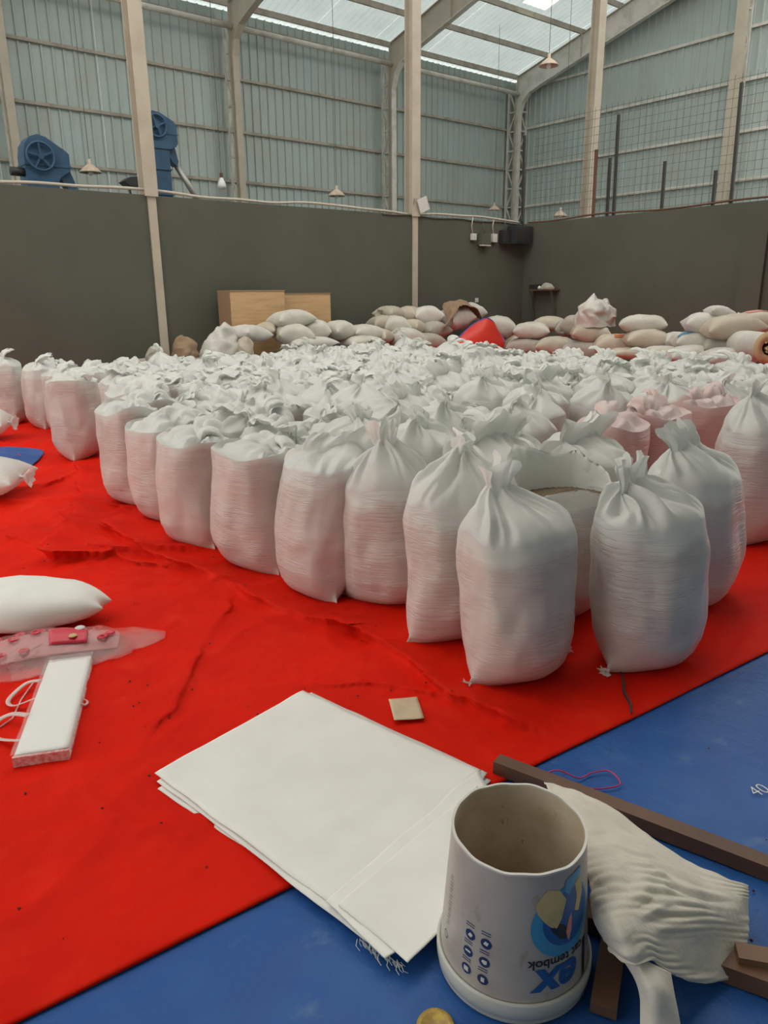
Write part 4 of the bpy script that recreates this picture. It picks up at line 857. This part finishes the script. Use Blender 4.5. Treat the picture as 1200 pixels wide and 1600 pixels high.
# yellow lid, strap, string, chalk mark
o = MB().lathe([(0, .006), (.030, .006), (.038, .010), (.041, .004), (.038, 0), (0, 0)], 32).build('yellow_lid', M['yellow'], None, True, loc=(.838, .872, .006)); tag(o, 'round yellow lid at the bottom edge of the picture', 'lid')
o = MB().tube([(2.46, 1.50, .016), (2.40, 1.45, .02), (2.33, 1.40, .016), (2.28, 1.34, .014), (2.225, 1.30, .012)], [.004, .005, .006, .005, .003], 6).build('dark_strap', M['dark'], None, True); tag(o, 'thin dark strap below the front sack with the wide gathered top', 'strap')
pts = spline_rows(np.array([[(1.68, 1.27, .02)], [(1.72, 1.24, .035)], [(1.76, 1.19, .015)], [(1.82, 1.18, .012)], [(1.87, 1.15, .012)], [(1.84, 1.09, .012)], [(1.78, 1.11, .012)], [(1.74, 1.14, .014)]]), 40)[:, 0]
o = MB().tube(pts, .0022, 6).build('pink_string', M['string'], None, True); tag(o, 'looped pink string on the blue tarp behind the bucket', 'string')
V, F = text_geom('40', .065, -.001, 0, 1)
a = R(-15); V2 = [(2.135+v[0]*math.cos(a)-v[1]*math.sin(a), .775+v[0]*math.sin(a)+v[1]*math.cos(a), 0.0135) for v in V]
o = put('chalk_mark', mkmesh('chalk_mark', V2, F, M['chalk']), None); tag(o, 'white painted number on the blue tarp at the right edge', 'marking')
# crumbs on the tarps
m = MB()
for i in range(120):
    x, y = random.uniform(.2, 2.1), random.uniform(1.5, 5.2)
    if i > 95: x, y = random.uniform(1.4, 2.4), random.uniform(.5, 1.3)
    r_ = random.uniform(.002, .0055); z = (floor_z(x, y) if y > 1.45 else .008)+r_*.4
    m.add([(x+r_*math.cos(k), y+r_*math.sin(k), z+r_*.3*math.sin(3*k)) for k in (0, 1.26, 2.5, 3.77, 5.0)]+[(x, y, z+r_), (x, y, z-r_)], [(k, (k+1) % 5, 5) for k in range(5)]+[((k+1) % 5, k, 6) for k in range(5)])
o = m.build('crumbs', M['dirt']); tag(o, 'scattered crumbs of dirt on the tarps', 'dirt', kind='stuff')
# sacks lying at the left edge
lying(301, .69, 3.66, .10, .46, .25, .105, -39, 0, 'flat', 'pale half-empty sack lying on the red tarp behind the printed film', tip=.8, group='sacks lying at the left edge')
PO[301] = None
lying(302, .98, 6.42, .165, .50, .30, .17, 141-180+5, 0, 'filled', 'full white sack lying on its side at the left edge of the picture', tuft=1, group='sacks lying at the left edge')
lying(303, 1.62, 9.05, .2, .38, .27, .18, 150-180, 0, 'loose', 'white sack with a tied mouth at the left edge, behind the lying full sack', tuft=1, group='sacks lying at the left edge')
c = [[(1.55, 8.5, .012), (1.78, 8.3, .012)], [(1.6, 8.0, .03), (1.98, 7.85, .012)], [(1.45, 7.4, .03), (1.80, 7.36, .012)], [(1.30, 6.9, .02), (1.52, 6.85, .012)]]
o = drape('tarp_corner', np.array(c)+np.array([0, 0, .022]), 24, 12, M['blue'], .004, [(5, .008)], 5.5); tag(o, 'folded-back blue corner of tarpaulin beside the lying full sack', 'tarpaulin')
# folded white pack in clear wrap
def along(p): return p
pk = empty('white_pack', (.615, 2.715, .012), math.atan2(.65, .30)-math.pi/2); tag(pk, 'bundle of folded white bags in clear wrap with ribbon handles', 'bundle')
for i in range(6):
    x_, y_ = np.meshgrid(np.linspace(-.083, .083, 10), np.linspace(-.345, .345, 26), indexing='ij'); dx, dy = random.uniform(-.003, .003), random.uniform(-.006, .006)
    P = np.stack([x_+dx, y_+dy, .006+.006*i+.0015*pn(x_*9, y_*9, i, 2)], -1); put('folded_bag', mkmesh('folded_bag', *sheet_solid(P, .005), M['packwhite'], True), pk)
MB().box(-.087, .087, -.362, -.350, .0, .036).build('pink_end', M['packpink'], pk)
MB().box(.084, .089, -.355, .30, .002, .010).build('pink_edge', M['packpink'], pk)
x_, y_ = np.meshgrid(np.linspace(-.092, .092, 16), np.linspace(-.36, .36, 40), indexing='ij'); P = np.stack([x_, y_, .0435+.004*ridge(x_*10, y_*10, 0, 4)], -1); put('clear_wrap', mkmesh('clear_wrap', *sheet_solid(P, .001), M['clear'], True), pk)
def ribbon(pts, wd, name, parent):
    P = spline_rows(np.array([[p] for p in pts]), 28)[:, 0]; d = np.gradient(P, axis=0); n = np.cross(d, [0, 0, 1.]); n /= np.linalg.norm(n, axis=1, keepdims=True)+1e-9
    G = np.stack([P-n*wd/2, P+n*wd/2+[0, 0, .004]], 1); return put(name, mkmesh(name, *sheet_solid(G, .0015), M['ribbon'], True), parent)
ribbon([(-.085, .16, .04), (-.14, .17, .03), (-.19, .09, .012), (-.16, .03, .015), (-.085, .04, .03)], .016, 'ribbon', pk)
ribbon([(-.085, -.10, .04), (-.15, -.06, .03), (-.20, -.08, .012), (-.175, -.18, .012), (-.085, -.25, .03)], .020, 'ribbon', pk)
ribbon([(.085, .01, .02), (.105, -.005, .012), (.10, -.03, .012), (.085, -.03, .02)], .008, 'ribbon', pk)
# printed film package
fm = empty('printed_film', (.78, 3.1, 0)); tag(fm, 'crinkled pink printed plastic film with red motifs by the white bundle', 'plastic film')
O_ = np.array([.78, 3.1, 0])
cf = np.array([[(.38, 3.50, .03), (.36, 3.30, .09), (.40, 3.12, .02)], [(.58, 3.42, .04), (.56, 3.25, .11), (.52, 3.04, .02)], [(.74, 3.36, .05), (.73, 3.20, .12), (.66, 2.99, .025)], [(.89, 3.28, .05), (.87, 3.12, .11), (.79, 2.95, .03)], [(1.02, 3.20, .04), (.99, 3.07, .08), (.92, 2.94, .03)], [(1.13, 3.15, .035), (1.11, 3.06, .05), (1.06, 2.97, .025)], [(1.19, 3.08, .02), (1.18, 3.04, .02), (1.16, 3.0, .018)]])-O_
drape('film', cf, 60, 26, M['film'], .0015, [(8, .012), (20, .008)], 6.1, fm)
drape('film_layer', cf[1:]*np.array([.97, .97, .7]), 40, 22, M['film'], .0015, [(9, .012), (22, .008)], 7.1, fm)
cpnl = cf[:5].copy(); cpnl[..., 2] -= .008; cpnl[:, 2] = cpnl[:, 2]*.55+cpnl[:, 1]*.45
pnl = drape('printed_panel', cpnl, 40, 16, M['filmpink'], .0015, [(7, .006)], 8.2, fm)
Pp = spline_rows(np.swapaxes(spline_rows(cpnl, 41), 0, 1), 17)     # [v][u]
for i, (u_, v_) in enumerate([(4, 4), (9, 3), (14, 4), (19, 3), (24, 2), (7, 8), (12, 9), (3, 12), (17, 8), (9, 13), (14, 13), (5, 10), (33, 5), (36, 9), (34, 11), (29, 2)]):
    c_ = Pp[v_, u_]; q = MB(); q.lathe([(.008, .003), (.012, .007), (.020, .007), (.022, .003)], 14, (c_[0], c_[1], c_[2]+.006)); q.build('print_motif', M['pred'], pnl)
g = Pp[5:14, 20:31]; V, F = sheet_solid(g+np.array([0, 0, .010]), .001); lc = put('print_label', mkmesh('print_label', V, F, M['pred'], True), pnl)
c_ = Pp[11, 26]; MB().lathe([(0, .004), (.014, .004), (.018, 0)], 12, (c_[0], c_[1], c_[2]+.014)).build('print_yellow_spot', M['pyellow'], lc)
c_ = Pp[7, 28]; MB().lathe([(0, .004), (.016, .004), (.022, 0)], 12, (c_[0], c_[1], c_[2]+.014)).build('print_white_spot', M['pwhite'], lc)
pts = [(1.12, 3.0, .015), (1.10, 2.9, .015), (.95, 2.86, .015), (.84, 2.87, .015)]
MB().tube([Vector(p)-Vector(O_) for p in pts], .003, 5).build('film_edge_string', M['ribbon'], fm, True)
pts = [(.60, 2.98, .018), (.52, 2.86, .018), (.46, 2.74, .018), (.40, 2.70, .018)]
MB().tube([Vector(p)-Vector(O_) for p in pts], .003, 5).build('film_edge_string', M['ribbon'], fm, True)

# ================================================================== UPPER DETAILS
# cables along the wall tops
def cable(pts, r, m, lab, name='cable'):
    P = spline_rows(np.array([[p] for p in pts]), 120)[:, 0]; o = MB().tube(P, r, 6).build(name, m, None, True); tag(o, lab, 'cable'); return o
cable([(x, YW+.03+.02*math.sin(x*2), 3.055+.022*math.sin(x*1.7)+.012*math.sin(x*4.1)) for x in np.linspace(-2.4, 13.6, 26)], .022, M['cable'], 'pale cable running along the top of the left partition wall')
cable([(XW+.05+.02*math.sin(y*3), y, 3.04+.02*math.sin(y*2.1)) for y in np.linspace(11.7, 2.6, 18)], .018, M['rust'], 'brown cable along the top of the right partition wall')
cable([(x, YW-.015, 2.99+.012*math.sin(x*5)) for x in np.linspace(9.6, 13.6, 16)], .010, M['cable_dark'], 'thin dark cable along the left wall top near the corner')
# pendant lamps
def lamp(x, y, z, lab, r=.19, top=None):
    t = empty('pendant_lamp', (x, y, z)); tag(t, lab, 'lamp', 'pendant lamps'); tp = (top or zroof(y)+.02)-z
    MB().tube([(0, 0, .22), (0.01, 0, tp*.5), (0, 0, tp)], .006, 5).build('cord', M['cable_dark'], t)
    MB().lathe([(.02, .22), (.03, .21), (.032, .14), (.06, .125), (r*.7, .07), (r*.95, .02), (r, 0), (r*.97, .0), (r*.9, .022), (r*.65, .062), (.05, .11), (.0, .11)], 28).build('shade', M['lamp'], t, True)
    MB().lathe([(.0, -.05), (.03, -.042), (.045, -.015), (.04, .03), (.02, .07), (.02, .10)], 16).build('bulb', M['glass'], t, True)
lamp(5.05, 14.3, 3.62, 'pendant lamp with a domed shade between the two blue machines')
lamp(10.4, 14.3, 3.60, 'pendant lamp in front of the outer wall left of the middle column')
lamp(13.0, 10.68, 5.80, 'large pendant lamp high up near the skylight')
lamp(18.4, 17.0, 4.0, 'far pendant lamp just left of the building corner')
lamp(17.2, 13.5, 3.48, 'far pendant lamp low behind the fence, right of the building corner')
t = empty('hanging_bulb', (7.66, 14.4, 3.55)); tag(t, 'bare hanging bulb left of the second lattice column', 'lamp')
MB().tube([(0, 0, .30), (0, 0, zroof(14.4)-3.7)], .007, 5).build('cord', M['cable_dark'], t)
MB().lathe([(.0, 0), (.06, .01), (.085, .06), (.07, .13), (.035, .20), (.03, .22)], 16).build('bulb', M['glass'], t, True)
MB().lathe([(.032, .21), (.034, .29), (.012, .31)], 12).build('socket', M['rust'], t, True)
# blue bucket elevators
def wheel(t, x, z, y, r, n=5):
    w_ = MB(); w_.tube([(x+r*math.cos(a), y, z+r*math.sin(a)) for a in np.linspace(0, 2*math.pi, 33)], .022, 6, False); o_ = w_.build('wheel', M['mblue'], t, True)
    for k in range(n):
        a = 2*math.pi*k/n+.4; MB().bar((x, y, z), (x+r*math.cos(a), y, z+r*math.sin(a)), .03, .03, up=(0, 1, 0)).build('spoke', M['mblue'], o_)
    q = MB().lathe([(0, -.03), (.05, -.03), (.05, .03), (0, .03)], 14); q.V = [(x+v[0], y+v[2], z+v[1]) for v in q.V]; q.build('hub', M['mblue'], o_)
t = empty('bucket_elevator', (4.25, 14.5, 0)); tag(t, 'squat blue elevator head with a spoked wheel at the far left', 'machine', 'blue machines behind the wall')
MB().prism([(-.28, 3.0), (-.28, 3.82), (-.25, 3.98), (-.16, 4.10), (-.03, 4.15), (.10, 4.12), (.42, 3.92), (.46, 3.88), (.46, 3.70), (.46, 3.62), (.28, 3.50), (.24, 3.42), (.24, 3.0)], -.2, .2).build('head', M['mblue'], t)
MB().box(-.28, .24, -.2, .2, 0, 3.0).build('trunk', M['mblue'], t)
MB().box(-.29, .47, -.215, .215, 3.66, 3.69).build('seam_flange', M['mblue'], t)
wheel(t, -.03, 3.80, -.26, .22)
MB().prism([(.26, 3.55), (.46, 3.66), (.56, 3.38), (.66, 3.2), (.52, 3.2), (.40, 3.36)], -.12, .12).build('spout', M['mblue'], t)
q = MB().lathe([(0, 0), (.07, 0), (.07, .22), (0, .22)], 14); q.V = [(-.28-v[2], v[0]-.1, 3.55+v[1]) for v in q.V]; q.build('motor', M['dark'], t, True)
t = empty('bucket_elevator', (6.48, 14.8, 0)); tag(t, 'tall blue elevator with a grey chute, right of the wide cream column', 'machine', 'blue machines behind the wall')
MB().box(-.22, .22, -.2, .2, 0, 4.2).build('trunk', M['mblue'], t)
MB().prism([(-.24, 4.2), (-.24, 4.66), (-.18, 4.78), (-.06, 4.84), (.08, 4.82), (.34, 4.70), (.40, 4.62), (.40, 4.32), (.36, 4.26), (.22, 4.2)], -.22, .22).build('head', M['mblue'], t)
for z in (3.4, 3.85, 4.22): MB().box(-.24, .24, -.225, .225, z-.015, z+.015).build('seam_flange', M['mblue'], t)
MB().box(-.25, .41, -.23, .23, 4.46, 4.49).build('seam_flange', M['mblue'], t)
wheel(t, -.02, 4.58, -.27, .19, 4)
MB().prism([(.22, 4.2), (.38, 4.28), (.44, 4.02), (.40, 3.94), (.30, 4.02)], -.1, .1).build('spout', M['mblue'], t)
MB().tube([(.40, 0, 4.02), (1.05, 0, 3.05)], .06, 12).build('chute', M['grey'], t, True)
t = empty('hopper_stand', (5.85, 14.2, 0)); tag(t, 'dark tilted hopper on thin legs left of the wide cream column', 'hopper')
MB().prism([(-.30, 3.50), (-.18, 3.58), (.25, 3.62), (.25, 3.46), (-.22, 3.44)], -.15, .15).build('hopper', M['dark'], t)
for x0, x1 in ((-.22, -.05), (.1, .22)): MB().bar((x0, -.1, 3.45), (x1, -.1, 2.6), .03, .03).build('leg', M['dark'], t)
MB().box(-.3, .3, -.2, .2, 0, 2.6).build('base', M['dark'], t)
# wire mesh fence above the right wall
t = empty('mesh_fence', (XW+.1, 7, 3.0)); tag(t, 'thin wire mesh fence with iron posts on top of the right wall', 'fence')
for y, h, m_ in ((10.02, 1.30, 'rust'), (9.68, 1.10, 'dark'), (9.53, 1.86, 'dark'), (8.46, .88, 'dark'), (7.44, .60, 'dark'), (7.10, 1.95, 'dark'), (11.92, 1.85, 'dark')):
    MB().bar((0, y-7, .0), (.02, y-7+.03*h, h), .05, .05, up=(0, 1, 0)).build('post', M[m_], t)
m = MB()
for y in np.arange(3.0, 11.7, .13): m.bar((.03, y-7, 0), (.03, y-7, 2.1), .005, .005)
for z in np.arange(.08, 2.15, .15): m.bar((.03, -4, z), (.03, 4.7, z), .005, .005)
o = m.build('wire_mesh', M['cable_dark'], t); o['kind'] = 'stuff'
# hanging gear near the corner
for x, z0, w_, h_, mk, nm, lab in ((12.06, 2.60, .13, .13, 'whitepl', 'power_socket', 'small white socket hanging left of the dark grey box on the wall'), (12.70, 2.58, .14, .17, 'whitepl', 'power_socket', 'white double socket hanging from two cords beside the black boxes')):
    t = empty(nm, (x, YW-.04, z0)); tag(t, lab, 'socket')
    MB().box(-w_/2, w_/2, -.03, .03, 0, h_).build('body', M[mk], t)
    MB().tube([(-.03, 0, h_), (-.06, 0, h_+.15), (-.03, 0, .45)], .012, 6).build('cord', M['cable'], t, True)
    MB().box(-w_*.28, w_*.28, -.034, -.03, h_*.25, h_*.7).build('face_plate', M['pwhite'], t)
for x, z0, w_, h_, lab in ((12.36, 2.50, .28, .24, 'dark grey box on the left wall between two white sockets'), (13.02, 2.56, .26, .27, 'small black box on the left wall beside the large black speaker')):
    t = empty('wall_box', (x, YW-.07, z0)); tag(t, lab, 'box'); MB().box(-w_/2, w_/2, -.06, .065, 0, h_).build('body', M['dark' if x > 12.5 else 'wall'], t)
    MB().box(-w_/2-.008, w_/2+.008, -.066, .0, -.012, .008).build('lower_lip', M['pale' if x < 12.5 else 'dark'], t); MB().tube([(0, .02, h_), (.02, .02, h_+.1), (-.02, .03, .46)], .010, 6).build('cord', M['cable_dark'], t, True)
t = empty('speaker', (13.42, YW-.14, 2.55)); tag(t, 'large black loudspeaker in the wall corner under the fence', 'speaker')
MB().box(-.27, .27, -.13, .13, 0, .38).build('cabinet', M['box'], t); MB().box(-.24, .24, -.138, -.13, .03, .35).build('grille', M['dark'], t)
MB().tube([(.1, 0, .38), (.05, 0, .5), (.12, .1, .62), (.2, .14, .50)], .014, 6).build('cord', M['dark'], t, True)
# wall shelf with odds and ends
t = empty('wall_shelf', (XW, 11.05, 1.58)); tag(t, 'small dark shelf on the right wall near the corner', 'shelf')
MB().box(-.26, 0, -.36, .36, -.02, .01).build('board', M['rust'], t)
for y in (-.30, .30): MB().bar((-.22, y, -.02), (-.01, y, -.75), .03, .03).build('bracket', M['wall'], t)
o = put('cloth_bundle', mkmesh('cloth_bundle', *heap_mesh(9.1, .10, .19, .17), M['pile5'], True), None, (XW-.17, 10.92, 1.592)); tag(o, 'crumpled cloth bundle on the wall shelf', 'cloth')
o = MB().box(-.08, .08, -.12, .12, 0, .10).build('black_pouch', M['dark'], None, loc=(XW-.14, 11.26, 1.592)); tag(o, 'black pouch on the left end of the wall shelf', 'pouch')
o = MB().lathe([(0, 0), (.035, 0), (.04, .03), (.02, .07), (0, .075)], 12).build('small_jar', M['whitepl'], None, True, loc=(XW-.20, 11.10, 1.592)); tag(o, 'little white jar in the middle of the wall shelf', 'jar')
t = empty('light_switch', (12.24, YW, 1.33)); tag(t, 'small white switch plate on the left wall near the corner', 'switch')
MB().box(-.045, .045, -.015, 0, 0, .09).build('plate', M['whitepl'], t); MB().box(-.015, .015, -.02, -.015, .03, .065).build('rocker', M['pwhite'], t)
t = empty('hanging_card', (10.62, YW-.10, 3.08)); t.rotation_euler = (0, R(-22), 0); tag(t, 'white card hanging on the middle cream column at wall height', 'card')
MB().box(-.13, .13, -.004, .004, 0, .26).build('card', M['pwhite'], t); MB().tube([(-.10, 0, .25), (-.16, .02, .30), (-.22, .03, .2)], .005, 5).build('wire', M['cable_dark'], t)
